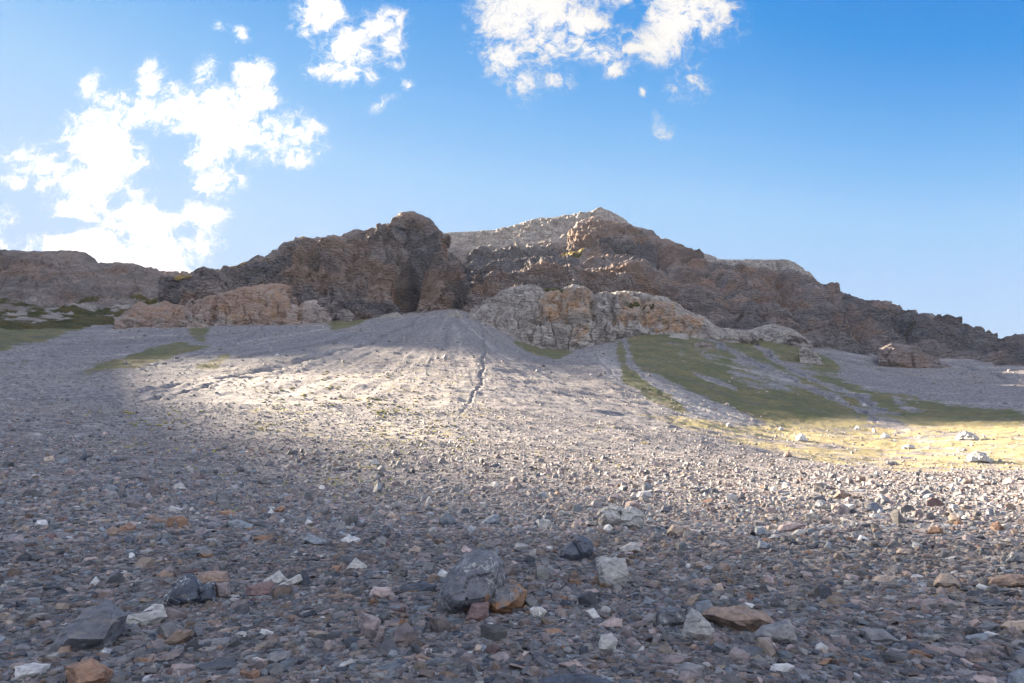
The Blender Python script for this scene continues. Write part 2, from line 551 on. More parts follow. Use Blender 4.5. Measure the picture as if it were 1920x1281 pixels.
def ground_z(x, y):
    x = np.asarray(x, float)
    y = np.asarray(y, float)
    a = np.arctan2(x, y)
    fi = np.clip((np.log(np.maximum(np.hypot(x, y), .41)) - _lo) / _st, 0, len(LD) - 1.001)
    fj = np.clip(np.interp(a, AZ, np.arange(len(AZ))), 0, len(AZ) - 1.001)
    i = fi.astype(int)
    j = fj.astype(int)
    u, v = fi - i, fj - j
    return (Zg[i, j] * (1 - u) + Zg[i + 1, j] * u) * (1 - v) + (Zg[i, j + 1] * (1 - u) + Zg[i + 1, j + 1] * u) * v


def ground_hit(x, y):
    """distance at which the line of sight through a photo pixel meets the ground"""
    a, tl = aze(x, y)
    D = np.exp(np.linspace(math.log(2.5), math.log(480), 1600))
    g = ground_z(np.sin(a) * D, np.cos(a) * D) - (CAMZ + tl * D)
    k = np.argmax(g > 0)
    return float(D[k]) if g[k] > 0 else 400.0


# ------------------------------------------------------------------ mountains
def knots(line):
    r = []
    for k in line:
        if k[0] == 'a':
            r.append((math.radians(k[1]), math.tan(math.radians(k[2])), k[3]))
        else:
            a, t = aze(k[0], k[1])
            r.append((float(a), float(t), k[2]))
    r.sort()
    return np.array(r)


def sheet(name, lines, a0, a1, nu, rows, disp, mat, masks=None, back=((40, -12), (160, -110)), label=None, grooves=(), skirt=14.0, kind='structure', attr_fn=None):
    """surface lofted through rows of surveyed points, then roughened along its normals"""
    az = np.linspace(math.radians(a0), math.radians(a1), nu) if not isinstance(a0, np.ndarray) else a0
    nu = len(az)
    L = []
    for ln in lines:
        k = knots(ln)
        t = np.interp(az, k[:, 0], k[:, 1])
        D = np.interp(az, k[:, 0], k[:, 2])
        D = blur1(D, max(2, nu // 60), 0)
        L.append(np.stack([np.sin(az) * D, np.cos(az) * D, CAMZ + t * D], -1))
    L.insert(0, L[0] - np.array([0, 0, skirt]))
    rows = [8] + list(rows)
    R = []
    for i in range(len(L) - 1):
        w = np.linspace(0, 1, rows[i], endpoint=False)[:, None, None]
        R.append(L[i][None] * (1 - w) + L[i + 1][None] * w)
    R.append(L[-1][None])
    P = np.concatenate(R, 0)
    nf = len(P)
    # soften creases between the rows
    Ps = blur1(P, 3, 0)
    Ps[0] = P[0]
    Ps[-3:] = P[-3:]
    P = Ps
    hz = P[-1] * np.array([1, 1, 0])
    dirh = hz / np.linalg.norm(hz, axis=1)[:, None]
    ext = []
    for dd, dzb in back:
        ext.append(P[-1] + dirh * dd + np.array([0, 0, dzb]))
    prev = P[-1]
    BR = []
    for e in ext:
        w = np.linspace(0, 1, 13)[1:][:, None, None]
        BR.append(prev[None] * (1 - w) + e[None] * w)
        prev = e
    P = np.concatenate([P] + BR, 0)
    nv = len(P)
    # smoothed normals
    S = blur1(blur1(P, 6, 0), 10, 1)
    du = np.gradient(S, axis=1)
    dv = np.gradient(S, axis=0)
    N = np.cross(du, dv)
    N /= np.linalg.norm(N, axis=2)[..., None] + 1e-9
    flatp = P.reshape(-1, 3)
    N = N.reshape(-1, 3)
    x0, y0 = to_px(flatp)
    fade = np.ones((nv, nu))
    d = disp(flatp, x0, y0) * (.6 + .4 * sstep(.25, .75, np.hypot(N[:, 0], N[:, 1])))
    front = np.repeat(np.arange(nv) < nf, nu)
    for line, hw, dep in grooves:
        ww = 6 * fbm(flatp * .03 + 5, 3)
        dd, fr = linedist(x0 + ww, y0 + ww, line)
        d -= np.exp(-(dd / hw) ** 2) * dep * front
    vfrac = np.clip((np.arange(nv) - 8) / (nf - 9), 0, 1)
    d *= np.repeat(np.where(np.arange(nv) >= nf, .3, 1 - .6 * sstep(.84, 1.0, vfrac)), nu)
    Q = (flatp + N * d[:, None])
    # overhang-free skyline detail
    W = (10 * fbm(flatp * .03 + 11, 4), 7 * fbm(flatp * .03 + 61, 4))
    A = {k: np.zeros(len(flatp)) for k in ('lime', 'ochre', 'dark', 'turf', 'straw', 'rust')}
    for k, pl in (masks or {}).items():
        mm = poly_mask(pl, x0, y0, W)
        A[k] = blur1(blur1(mm.reshape(nv, nu), 2, 0), 2, 1).ravel()
    A['turf'] *= .62
    if attr_fn:
        attr_fn(A, flatp, x0, y0, Q, np.repeat(vfrac, nu))
    o = grid_mesh(name, Q.reshape(nv, nu, 3), mat, A)
    if kind:
        o['kind'] = kind
    if label:
        o['label'] = label
    return o


def crag_noise(big, mid, fine, s=1.0, ribs=1.0, strata=1.0, slant=0.0, crack=0.0):
    def f(p, x, y):
        q = p / s
        wq = q + 10 * np.stack([fbm(q * .02, 3), fbm(q * .02 + 31, 3), fbm(q * .02 + 77, 3)], -1)
        wq[:, 0] += slant * wq[:, 2]
        d = big * (ridged(wq * np.array([.013, .013, .007]), 3, .45) - .62) * 2.4
        d += mid * 1.5 * (billow(wq * np.array([.034, .034, .013]) + 27, 3, .45) - .35)
        f1, f21, rv, tl = cells(wq * np.array([.040, .040, .026]) + 11, 5)
        d += mid * (.75 * tl + .45 * (rv - .5))
        f1, f21, rv, tl = cells(wq * np.array([.12, .12, .075]), 1)
        d += fine * (.75 * tl + .5 * (rv - .5) - .35 * np.exp(-(f21 / .07) ** 2))
        d += fine * .8 * (ridged(wq * np.array([.16, .16, .10]) + 3, 4, .5) - .6)
        f1, f21, rv, tl = cells(wq * np.array([.30, .30, .22]) + 2, 6)
        d += fine * (.30 * tl + .22 * (rv - .5))
        if crack:
            f1, f21, rv, tl = cells(wq * np.array([.10, .10, .026]) + 3, 3)
            d += crack * ((rv - .5) * .7 + .4 * tl - 1.1 * np.exp(-(f21 / .06) ** 2))
        d += ribs * (billow(wq * np.array([.05, .05, .010]) + 3, 3, .45) - .35) * 4.0
        zz = wq[:, 2] + .22 * wq[:, 0] + 3 * fbm(q * .03, 3)
        tri = np.abs((zz / 7.5) % 1.0 - .5) * 2
        d += strata * (sstep(.2, .8, tri) - .5) * 1.5
        tri = np.abs((zz / 2.9) % 1.0 - .5) * 2
        d += strata * (sstep(.2, .8, tri) - .5) * .7
        d += .5 * fbm(q * .30, 3)
        return d * s
    return f


# --- far left ridge; its unseen run beyond the frame is shaped to cast shade
def shade_crest(table, D):
    """unseen crest added beyond the frame to cast the shade: how far it rises above or drops below the grazing sun, across the sun's direction"""
    te = math.tan(SUN_EL)
    r = []
    for p, h in table:
        dl = math.asin(p / D)
        r.append(('a', math.degrees(SUN_AZ + dl), math.degrees(math.atan((h + D * math.cos(dl) * te - CAMZ) / D)), D))
    return r


ridge_sky = [('a', -85, 21, 1500), ('a', -70, 23, 1700), ('a', -58, 23.5, 1900), ('a', -50, 22.5, 2000)] + shade_crest(
    [(5, 40), (10, 9), (14, -1.5), (17.5, -6.5), (21, -10.5), (26, -15), (32, -20.5), (39, -27), (46.5, -32.5), (60, -37), (70, -38), (80, -35), (95, -29), (105, -26.5), (115, -29), (125, -31), (136, -26), (145, -18),
     (165, -16), (179, -14), (190, -11), (198, -8), (210, -4), (226, 2)], 2000) + [
    ('a', -39.1, 17.2, 1980), ('a', -38.6, 14.6, 900), (0, 470, 830), (60, 472, 825), (140, 471, 815), (160, 478, 815), (185, 494, 810), (215, 496, 800), (250, 494, 795), (300, 508, 790), (350, 514, 770), (420, 507, 700), (520, 500, 680), (600, 500, 680)]
ridge_mid2 = [('a', -85, 13, 700), ('a', -50, 13, 720), ('a', -40, 11, 740), (0, 535, 640), (100, 540, 640), (200, 532, 640), (300, 540, 620), (420, 545, 590), (600, 545, 580)]
ridge_mid = [('a', -85, 9, 440), ('a', -50, 8, 460), ('a', -40, 8, 460), (0, 580, 460), (150, 585, 460), (300, 585, 460), (420, 580, 460), (600, 580, 470)]
ridge_base = [('a', -85, 5, 340), ('a', -50, 5, 350), ('a', -40, 6, 360), (0, 640, 330), (150, 640, 330), (300, 625, 350), (420, 620, 380), (600, 620, 400)]
azr = np.radians(np.concatenate([np.linspace(-85, -47, 150, endpoint=False), np.linspace(-47, -14, 850)]))


def ridge_attr(A, p, x, y, Q, v):
    n = fbm(p * .02, 4)
    low = sstep(.52, .36, v + .25 * n)
    patch = sstep(.10, .25, fbm(p * .016 + 20, 4)) * sstep(.75, .4, v)
    A['turf'] = np.clip(np.maximum(low * .72, patch * .72), 0, 1)
    A['lime'] *= sstep(-.2, .25, fbm(p * .09, 4)) * sstep(.6, .4, v) * .6
    A['lime'] = np.maximum(A['lime'], .8 * sstep(.22, .34, fbm(p * .035 + 9, 5)) * sstep(.1, .2, v) * sstep(.62, .45, v))
    A['turf'] *= (1 - A['lime'])


cn = crag_noise(8, 6.0, 2.8, s=1.1, ribs=1.0, strata=.8, crack=1.3)


def ridge_disp(p, x, y):
    r = sstep(-60, 60, p[:, 2] - 95)
    return cn(p, x, y) * (.25 + .75 * sstep(70, 115, p[:, 2]))


sheet('ridge', [ridge_base, ridge_mid, ridge_mid2, ridge_sky], azr, None, 0, [90, 90, 110], ridge_disp, M_GREY, label='long dark grassy ridge on the far left under the bright cloud',
      masks={'lime': [[(0, 525), (40, 525), (48, 548), (0, 555)], [(0, 575), (130, 578), (150, 600), (60, 610), (0, 600)]]}, attr_fn=ridge_attr)

# --- left crag
crag_sky = [(330, 520, 600), (350, 514, 590), (380, 512, 580), (420, 502, 565), (440, 494, 560), (500, 482, 535), (530, 470, 520), (560, 455, 505), (600, 446, 495), (625, 441, 490), (640, 439, 488), (665, 432, 482),
            (690, 424, 478), (705, 428, 476), (722, 420, 474), (735, 424, 472), (745, 410, 470), (756, 401, 470), (775, 398, 470), (790, 402, 470), (808, 412, 472), (822, 424, 474), (828, 440, 478), (833, 465, 482), (840, 485, 488),
            (850, 500, 494), (860, 518, 500), (866, 545, 505), (872, 565, 510)]
crag_sky = [(x, y, min(D, 440 + max(0, x - 500) * .2)) for x, y, D in crag_sky]
crag_mid = [(330, 560, 415), (420, 545, 412), (500, 535, 412), (560, 520, 418), (620, 505, 422), (700, 500, 425), (750, 505, 424), (765, 500, 438), (790, 495, 428), (830, 510, 432), (850, 540, 450), (866, 560, 470), (872, 570, 480)]
crag_base = [(215, 610, 385), (330, 615, 380), (420, 628, 372), (520, 622, 372), (600, 612, 375), (700, 596, 385), (760, 585, 395), (800, 582, 402), (850, 580, 415), (872, 578, 430)]


def crag_attr(A, p, x, y, Q, v):
    # sun-bleached turf ledges along the crest
    A['straw'] = .9 * sstep(.90, .97, v) * sstep(640, 560, x)
    A['turf'] = np.maximum(A['turf'], .8 * sstep(.94, .99, v) * sstep(640, 540, x) * sstep(-.1, .2, fbm(p * .04, 3)))
    A['dark'] = np.maximum(A['dark'], .75 * sstep(.05, .3, fbm(p * np.array([.02, .02, .035]) + 3, 4)))


sheet('mountain', [crag_base, crag_mid, crag_sky], -28, -3.8, 1000, [200, 210], crag_noise(9, 6.4, 2.6, ribs=1.0, slant=-.45, crack=1.7), M_BROWN, label='left brown crag ending in a steep tower beside the notch',
      masks={'rust': [[(560, 470), (640, 450), (700, 470), (680, 540), (600, 560), (540, 530)], [(760, 400), (800, 402), (815, 430), (770, 440)], [(790, 500), (840, 510), (845, 570), (800, 570)], [(690, 490), (750, 500), (755, 560), (690, 560)]],
             'dark': [[(735, 430), (800, 450), (815, 480), (770, 560), (765, 480)], [(650, 560), (760, 555), (760, 585), (640, 590)], [(460, 505), (560, 480), (540, 520), (450, 530)]],
             },
      grooves=[([(742, 470), (762, 500), (768, 530), (770, 575)], 9, 16), ([(690, 430), (665, 470), (655, 520)], 9, 6), ([(560, 470), (600, 520), (610, 570)], 10, 6), ([(800, 440), (825, 500), (850, 560)], 8, -4)],
      attr_fn=crag_attr)

# --- pale limestone plateaus far behind
pl_sky = [(780, 440, 980), (830, 438, 980), (870, 434, 980), (900, 433, 975), (930, 431, 970), (960, 425, 965), (985, 416, 960), (1000, 411, 955), (1030, 408, 950), (1060, 403, 940), (1085, 400, 930), (1105, 399, 925), (1115, 393, 920),
          (1128, 393, 920), (1142, 398, 920), (1158, 404, 920), (1172, 412, 920), (1188, 425, 920), (1215, 436, 920), (1240, 450, 920)]
pl_base = [(780, 490, 900), (900, 480, 900), (1000, 465, 870), (1100, 440, 860), (1240, 470, 860)]
sheet('mountain', [pl_base, pl_sky], -8.5, 13.5, 700, [150], crag_noise(4, 3.4, 1.8, s=1.3, ribs=1.3, strata=1.2, crack=1.2), M_LIME, label='pale limestone summit plateau behind the main brown mountain', attr_fn=lambda A, p, x, y, Q, v: A.update(lime=sstep(.2, .8, v), ochre=.5 * sstep(.8, .1, v)))
pr_sky = [(1290, 472, 830), (1312, 474, 830), (1330, 479, 830), (1345, 486, 830), (1370, 487, 830), (1395, 488, 825), (1420, 486, 820), (1450, 486, 815), (1480, 488, 810), (1492, 492, 808), (1502, 500, 806), (1512, 508, 804), (1522, 520, 802), (1545, 536, 800)]
pr_base = [(1290, 500, 780), (1400, 520, 770), (1545, 550, 760)]
sheet('mountain', [pr_base, pr_sky], 14, 24.5, 420, [110], crag_noise(3, 2.8, 1.5, s=1.2, ribs=1.0, strata=1.0, crack=1.2), M_LIME, label='small pale flat-topped limestone cap behind the right skyline', attr_fn=lambda A, p, x, y, Q, v: A.update(lime=1 + 0 * v))

# --- main brown mountain
mt_sky = [(800, 470, 640), (840, 462, 650), (880, 461, 660), (920, 460, 670), (960, 456, 680), (1000, 452, 690), (1050, 446, 700), (1068, 432, 702), (1080, 418, 704), (1095, 410, 706), (1110, 405, 706), (1130, 408, 706), (1160, 414, 704),
          (1180, 424, 702), (1200, 430, 700), (1222, 434, 696), (1240, 446, 692), (1262, 455, 688), (1290, 465, 680), (1305, 474, 676), (1318, 487, 672), (1340, 491, 668), (1370, 497, 662), (1400, 503, 656), (1420, 506, 652), (1450, 507, 645),
          (1480, 512, 640), (1510, 520, 634), (1530, 532, 630), (1545, 535, 626), (1556, 530, 624), (1564, 535, 620), (1570, 550, 618), (1600, 562, 610), (1640, 569, 602), (1680, 575, 592), (1695, 586, 588), (1740, 595, 580), (1765, 604, 575),
          (1800, 608, 566), (1835, 611, 560), (1852, 620, 556), (1872, 632, 552), (1920, 637, 540), (1990, 655, 520), (2100, 680, 500)]
mt_mid2 = [(800, 500, 590), (900, 492, 600), (960, 488, 610), (1020, 482, 612), (1080, 478, 612), (1140, 475, 610), (1220, 490, 604), (1300, 510, 596), (1400, 535, 580), (1500, 555, 570), (1560, 562, 560), (1640, 590, 548), (1700, 605, 540), (1800, 625, 520), (1920, 645, 500), (2100, 690, 480)]
mt_mid = [(800, 550, 500), (880, 540, 505), (960, 535, 512), (1000, 520, 515), (1080, 500, 520), (1150, 505, 505), (1230, 520, 505), (1320, 545, 500), (1400, 570, 495), (1500, 590, 490), (1600, 615, 485), (1700, 640, 478), (1800, 650, 470), (1920, 655, 465), (2100, 700, 450)]
mt_base = [(800, 590, 420), (880, 596, 425), (960, 630, 432), (1080, 655, 436), (1200, 630, 440), (1300, 628, 436), (1400, 636, 424), (1500, 652, 398), (1600, 675, 395), (1700, 695, 392), (1790, 690, 400), (1920, 690, 402), (2100, 720, 400)]


def main_attr(A, p, x, y, Q, v):
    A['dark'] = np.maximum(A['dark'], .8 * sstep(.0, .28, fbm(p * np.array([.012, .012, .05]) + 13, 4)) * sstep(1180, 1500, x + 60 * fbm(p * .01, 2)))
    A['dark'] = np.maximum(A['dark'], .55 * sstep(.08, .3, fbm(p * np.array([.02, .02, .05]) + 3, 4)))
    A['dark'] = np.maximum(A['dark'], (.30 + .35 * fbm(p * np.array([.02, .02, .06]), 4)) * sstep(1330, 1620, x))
    cap = sstep(.86, .97, v) * sstep(1250, 1150, x) * sstep(980, 1060, x)
    A['lime'] = np.maximum(A['lime'], cap * sstep(-.3, .2, fbm(p * .03, 3)))
    A['lime'] = np.maximum(A['lime'], .65 * sstep(.74, .86, v) * sstep(1090, 1000, x))


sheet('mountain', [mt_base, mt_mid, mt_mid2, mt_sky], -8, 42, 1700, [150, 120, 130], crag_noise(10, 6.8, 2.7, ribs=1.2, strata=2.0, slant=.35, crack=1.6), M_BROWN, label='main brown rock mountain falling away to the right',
      masks={'rust': [[(1055, 475), (1078, 420), (1110, 403), (1160, 415), (1150, 455), (1100, 475)], [(1235, 440), (1330, 487), (1320, 525), (1240, 500)], [(1085, 500), (1200, 498), (1205, 535), (1085, 535)], [(1000, 500), (1060, 495), (1060, 530), (990, 530)],
                      [(1400, 520), (1480, 530), (1500, 570), (1420, 560)], [(1560, 575), (1620, 590), (1640, 640), (1580, 620)], [(1740, 610), (1800, 615), (1790, 660), (1740, 650)], [(1540, 530), (1568, 530), (1568, 552), (1545, 545)]],
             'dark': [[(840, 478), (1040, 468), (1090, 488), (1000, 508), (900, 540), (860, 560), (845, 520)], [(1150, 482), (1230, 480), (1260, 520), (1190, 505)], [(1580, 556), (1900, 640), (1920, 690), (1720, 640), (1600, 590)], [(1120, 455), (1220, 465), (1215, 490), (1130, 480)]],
             'turf': [[(1050, 480), (1095, 476), (1100, 482), (1060, 487)], [(1045, 477), (1075, 474), (1080, 478), (1050, 482)]], 'straw': [[(1045, 476), (1095, 474), (1100, 480), (1052, 486)]]},
      grooves=[([(1232, 440), (1235, 470), (1240, 500)], 9, 12), ([(1330, 500), (1350, 540), (1390, 580)], 9, 8), ([(1460, 520), (1475, 560), (1500, 600)], 9, 9), ([(1560, 560), (1590, 600), (1620, 640)], 8, 8),
               ([(1680, 600), (1700, 625), (1715, 640)], 10, 14), ([(1075, 420), (1060, 450), (1050, 475)], 7, 8), ([(1020, 420), (1010, 450)], 6, 6), ([(870, 480), (860, 530), (850, 575)], 14, 10)],
      attr_fn=main_attr)

# ------------------------------------------------------------------ outcrops standing in front of the mountain
def outcrop(top, bot, D, depth, x0, x1, label, amp=1.0, ochre=(), turf=(), lime=1.0, mat=None, groov=(), rust=0.0, n=None, vs=1.0, cat='rock outcrop'):
    xs = np.linspace(x0, x1, 13)
    tp = np.array(top, float)
    bt = np.array(bot, float)
    sk = [(x, np.interp(x, tp[:, 0], tp[:, 1]), D + depth) for x in np.linspace(x0, x1, 40)]
    ba = [(x, np.interp(x, bt[:, 0], bt[:, 1]), D) for x in np.linspace(x0, x1, 40)]
    md = [(s[0], s[1] * .62 + b_[1] * .38, D + depth * .42) for s, b_ in zip(sk, ba)]
    a0 = math.degrees(float(aze(x0, 600)[0]))
    a1 = math.degrees(float(aze(x1, 600)[0]))
    nu = n or int((x1 - x0) * 1.1)
    hh = np.mean(bt[:, 1]) - np.mean(tp[:, 1])
    r = max(20, int(hh * .55))
    cnz = crag_noise(2.0 * amp, 2.4 * amp, 1.3 * amp, s=.8, ribs=.7 * vs * amp, strata=.8, crack=2.2 * amp)

    def at(A, p, x, y, Q, v):
        A['lime'] = lime * (1 - A['turf'])
        A['rust'] = rust + 0 * v
    o = sheet('rock_outcrop', [ba, md, sk], a0, a1, nu, [r, int(r * 1.5)], cnz, mat or M_LIME, masks={'ochre': list(ochre), 'turf': list(turf)}, back=((25, -3), (50, -45)), grooves=groov, kind=None, attr_fn=at, skirt=7.0)
    tag(o, label, cat)
    return o


# the broad cliff in the middle
outcrop([(880, 585), (905, 568), (935, 548), (970, 535), (1000, 532), (1015, 540), (1040, 540), (1062, 538), (1075, 534), (1100, 538), (1115, 552), (1140, 548), (1170, 545), (1200, 548), (1230, 553), (1262, 560), (1275, 580), (1300, 588), (1330, 600), (1345, 615), (1420, 625)],
        [(880, 590), (900, 615), (930, 630), (960, 645), (1000, 655), (1060, 652), (1110, 640), (1165, 630), (1230, 622), (1300, 628), (1350, 632), (1420, 636)],
        376, 46, 880, 1420, 'broad pale limestone cliff with orange-stained walls across the middle of the slope', amp=1.15, rust=.12, lime=1.0, vs=1.4,
        ochre=[[(1008, 560), (1060, 545), (1110, 545), (1112, 595), (1060, 600), (1010, 600)], [(1160, 555), (1265, 565), (1265, 600), (1170, 605)], [(1150, 590), (1225, 590), (1220, 610), (1150, 608)], [(1070, 620), (1100, 615), (1105, 640), (1070, 645)], [(1225, 590), (1320, 600), (1310, 622), (1230, 620)]],
        turf=[[(1000, 598), (1090, 600), (1100, 606), (1005, 612)], [(1010, 535), (1060, 535), (1060, 550), (1020, 556)], [(1160, 570), (1225, 572), (1228, 580), (1180, 578)]],
        groov=[([(1110, 545), (1112, 600)], 5, 5), ([(1148, 550), (1150, 610)], 5, 5), ([(1000, 600), (1100, 604)], 5, 5), ([(1055, 545), (1052, 590)], 3, 3), ([(1205, 560), (1206, 610)], 4, 3)])
outcrop([(1390, 622), (1425, 612), (1450, 608), (1480, 615), (1520, 635)], [(1390, 636), (1430, 640), (1480, 645), (1520, 650)], 396, 22, 1390, 1520, 'low pale limestone ledge at the right foot of the broad cliff', amp=.7)
outcrop([(816, 605), (830, 592), (845, 584), (858, 580), (870, 590), (878, 605), (885, 622)], [(816, 606), (835, 620), (860, 630), (886, 632)], 352, 22, 816, 886, 'small pale rock knob between the two scree gullies', amp=.6)
# red outcrops at the foot of the crag
outcrop([(215, 598), (250, 575), (262, 566), (280, 572), (310, 562), (330, 570), (345, 572), (360, 560)], [(215, 602), (260, 606), (310, 604), (360, 600)], 372, 25, 215, 360, 'low ragged pinkish outcrop at the far left end of the red cliffs', amp=.7, rust=.9, ochre=[[(240, 570), (350, 565), (340, 600), (240, 600)]])
outcrop([(305, 610), (330, 585), (365, 565), (390, 556), (420, 548), (450, 538), (490, 534), (520, 531), (538, 533), (545, 555), (558, 575)], [(305, 612), (350, 618), (400, 620), (450, 614), (500, 608), (558, 592)], 366, 34, 305, 558, 'tall reddish-orange cliff at the foot of the left crag', amp=.9, vs=1.2, rust=1.0,
        ochre=[[(380, 545), (540, 530), (545, 600), (440, 605), (400, 590)]], groov=[([(400, 560), (395, 610)], 5, 4), ([(350, 585), (345, 612)], 5, 3)])
outcrop([(515, 610), (540, 590), (560, 575), (572, 566), (590, 562), (610, 572), (622, 585)], [(515, 618), (545, 622), (580, 618), (622, 604)], 360, 26, 515, 622, 'grey-pink slanting outcrop between the red cliff and the scree', amp=.7, rust=.6, ochre=[[(530, 580), (570, 570), (560, 610), (530, 612)]])
outcrop([(385, 632), (400, 622), (425, 618), (440, 628)], [(385, 638), (410, 640), (440, 636)], 345, 8, 385, 440, 'little pinkish outcrop on the scree below the red cliff', amp=.4)
outcrop([(700, 598), (720, 590), (745, 584), (755, 592)], [(700, 602), (725, 605), (755, 598)], 372, 10, 700, 755, 'small whitish rock ledge below the dark gully of the crag', amp=.45)
outcrop([(1640, 655), (1670, 640), (1710, 648), (1740, 664), (1765, 682), (1780, 696)], [(1640, 662), (1690, 678), (1740, 694), (1782, 700)], 375, 16, 1640, 1782, 'rust-brown outcrop tongue low on the right slope', amp=.8, lime=0.0, mat=M_BROWN)
outcrop([(1495, 655), (1505, 648), (1520, 652), (1530, 664), (1540, 672), (1545, 690)], [(1495, 668), (1510, 680), (1530, 690), (1545, 694)], 345, 9, 1495, 1545, 'pinkish broken rocks on the turf right of the runnel', amp=.5)
outcrop([(1250, 634), (1268, 626), (1286, 628), (1294, 638)], [(1250, 640), (1270, 644), (1294, 642)], 362, 7, 1250, 1294, 'small white rock patch on the green slope below the cliff', amp=.4)
outcrop([(1300, 646), (1315, 640), (1335, 645), (1345, 655)], [(1300, 652), (1320, 658), (1345, 658)], 340, 7, 1300, 1345, 'small brownish rock hump on the green slope', amp=.4, lime=.4, mat=M_BROWN)

# ------------------------------------------------------------------ stones
PAL = {
    'dark': ('dark slate-grey', (.098, .104, .122)), 'navy': ('blue-black', (.060, .072, .098)), 'grey': ('mid-grey', (.172, .170, .180)), 'blue': ('blue-grey', (.175, .198, .228)),
    'purple': ('purple-grey', (.20, .168, .172)), 'tan': ('tan', (.26, .212, .178)), 'brown': ('brown', (.19, .138, .112)), 'rust': ('rust-orange', (.225, .135, .092)),
    'maroon': ('dark maroon', (.145, .095, .095)), 'pink': ('pinkish-grey', (.31, .25, .24)), 'pale': ('pale grey', (.31, .305, .30)), 'white': ('whitish', (.42, .42, .43)),
}


def mat_stone(name, veins=0.0, rust=0.0, rust_x=0.0, stripes=0.0, source='OBJECT'):
    m, t, b = new_mat(name)
    if source == 'OBJECT':
        c = t.add('ShaderNodeObjectInfo').outputs['Color']
        p = t.add('ShaderNodeTexCoord').outputs['Object']
        q = t.add('ShaderNodeNewGeometry').outputs['Position']
    else:
        c = t.attr('tint', 'INSTANCER', 'Color')
        p = t.add('ShaderNodeNewGeometry').outputs['Position']
        q = p
    n1 = t.noise(q, 9, 8, .7)
    n2 = t.noise(t.vmath('MULTIPLY', q, (1, 1, 4)), 5, 6, .65)
    c2 = t.mix(t.step(n1, .3, .7), t.mix(1.0, c, (.60, .60, .64), 'MULTIPLY'), t.mix(1.0, c, (1.38, 1.34, 1.3), 'MULTIPLY'))
    c2 = t.mix(t.math('MULTIPLY', t.step(n2, .52, .7), .35), c2, (.30, .235, .19))
    if stripes or source == 'OBJECT':
        wv_ = t.add('ShaderNodeTexWave', {'Vector': t.vmath('ADD', p, t.vmath('MULTIPLY', t.noise(q, 2.5, 4, .6, color=True), (.25, .25, .25))), 'Scale': 7.0, 'Distortion': 3.0, 'Detail': 4.0}, bands_direction='Z')
        c2 = t.mix(t.math('MULTIPLY', t.step(wv_.outputs['Fac'], .35, .9), .16 + stripes), c2, t.mix(1.0, c, (1.6, 1.57, 1.53), 'MULTIPLY'))
    if veins:
        vn = t.noise(t.vmath('MULTIPLY', q, (2.2, 2.2, 1)), 2.6, 6, .55, 1.2)
        lines = t.step(t.math('ABSOLUTE', t.math('SUBTRACT', vn, .5)), .022, .004)
        mk = t.step(t.noise(q, 2.3, 3, .5), .46, .56)
        c2 = t.mix(t.math('MULTIPLY', t.math('MULTIPLY', lines, mk), veins), c2, (.66, .64, .61))
        c2 = t.mix(t.math('MULTIPLY', t.step(t.noise(q, 4.5, 7, .7), .60, .70), veins * .45), c2, (.50, .48, .46))
    if rust:
        z = t.add('ShaderNodeSeparateXYZ', {0: t.add('ShaderNodeTexCoord').outputs['Generated']}).outputs[2]
        zx = t.add('ShaderNodeSeparateXYZ', {0: t.add('ShaderNodeTexCoord').outputs['Generated']}).outputs[0]
        z = t.math('ADD', t.math('MULTIPLY', z, 1.15), t.math('MULTIPLY', t.math('SUBTRACT', .55, zx), rust_x))
        k = t.math('ADD', t.math('MULTIPLY', z, -1.0), t.math('MULTIPLY', t.math('SUBTRACT', t.noise(q, 5, 5, .6), .5), 1.1))
        c2 = t.mix(t.math('MULTIPLY', t.step(k, -.46, -.30), rust), c2, (.25, .13, .06))
    t.l.new(c2, b.inputs['Base Color'])
    b.inputs['Roughness'].default_value = .68
    b.inputs['Specular IOR Level'].default_value = .4
    h = t.math('ADD', t.noise(q, 16, 8, .7), t.math('MULTIPLY', n2, .7))
    bp = t.add('ShaderNodeBump', {'Strength': .65, 'Distance': .03, 'Height': h})
    t.l.new(bp.outputs[0], b.inputs['Normal'])
    return m


M_ST = {'plain': mat_stone('stone'), 'veins': mat_stone('veined_stone', veins=.9), 'rust': mat_stone('rust_stained_stone', rust=.9), 'stripe': mat_stone('banded_stone', stripes=.15), 'vrust': mat_stone('veined_rusty_stone', veins=.4, rust=.85, rust_x=.7)}
M_CHIP = mat_stone('slate_chips', source='INSTANCER')


def refine(bm, target, amp, size, passes=6):
    for _ in range(passes):
        es = [e for e in bm.edges if e.calc_length() > target]
        if not es or len(bm.faces) > 7000:
            break
        bmesh.ops.subdivide_edges(bm, edges=es, cuts=1)
        bmesh.ops.triangulate(bm, faces=[f for f in bm.faces if len(f.verts) > 3])
    bm.normal_update()
    co_ = np.array([v.co[:] for v in bm.verts])
    nn = np.array([v.normal[:] for v in bm.verts])
    off = rng.random(3) * 60
    d = amp * size * (.6 * fbm(co_ / size * 2.6 + off, 3) + .6 * (ridged(co_ / size * 5.5 + off, 3) - .62) + .35 * fbm(co_ / size * 16 + off, 3))
    f1, f21, rv, tl = cells(co_ / size * np.array([3.2, 3.2, 4.5]) + off, 4)
    d += amp * size * (.5 * (rv - .5) + 1.2 * tl)
    f1, f21, rv, tl = cells(co_ / size * np.array([8., 8., 11.]) + off, 4)
    d += amp * size * (.2 * (rv - .5) + .5 * tl)
    co_ = co_ + nn * d[:, None]
    for v, c in zip(bm.verts, co_):
        v.co = c
    bm.normal_update()


def finish(bm, name, mat, ang=20):
    me = bpy.data.meshes.new(name)
    bm.to_mesh(me)
    bm.free()
    for p in me.polygons:
        p.use_smooth = True
    me.set_sharp_from_angle(angle=math.radians(ang))
    me.materials.append(mat)
    return me


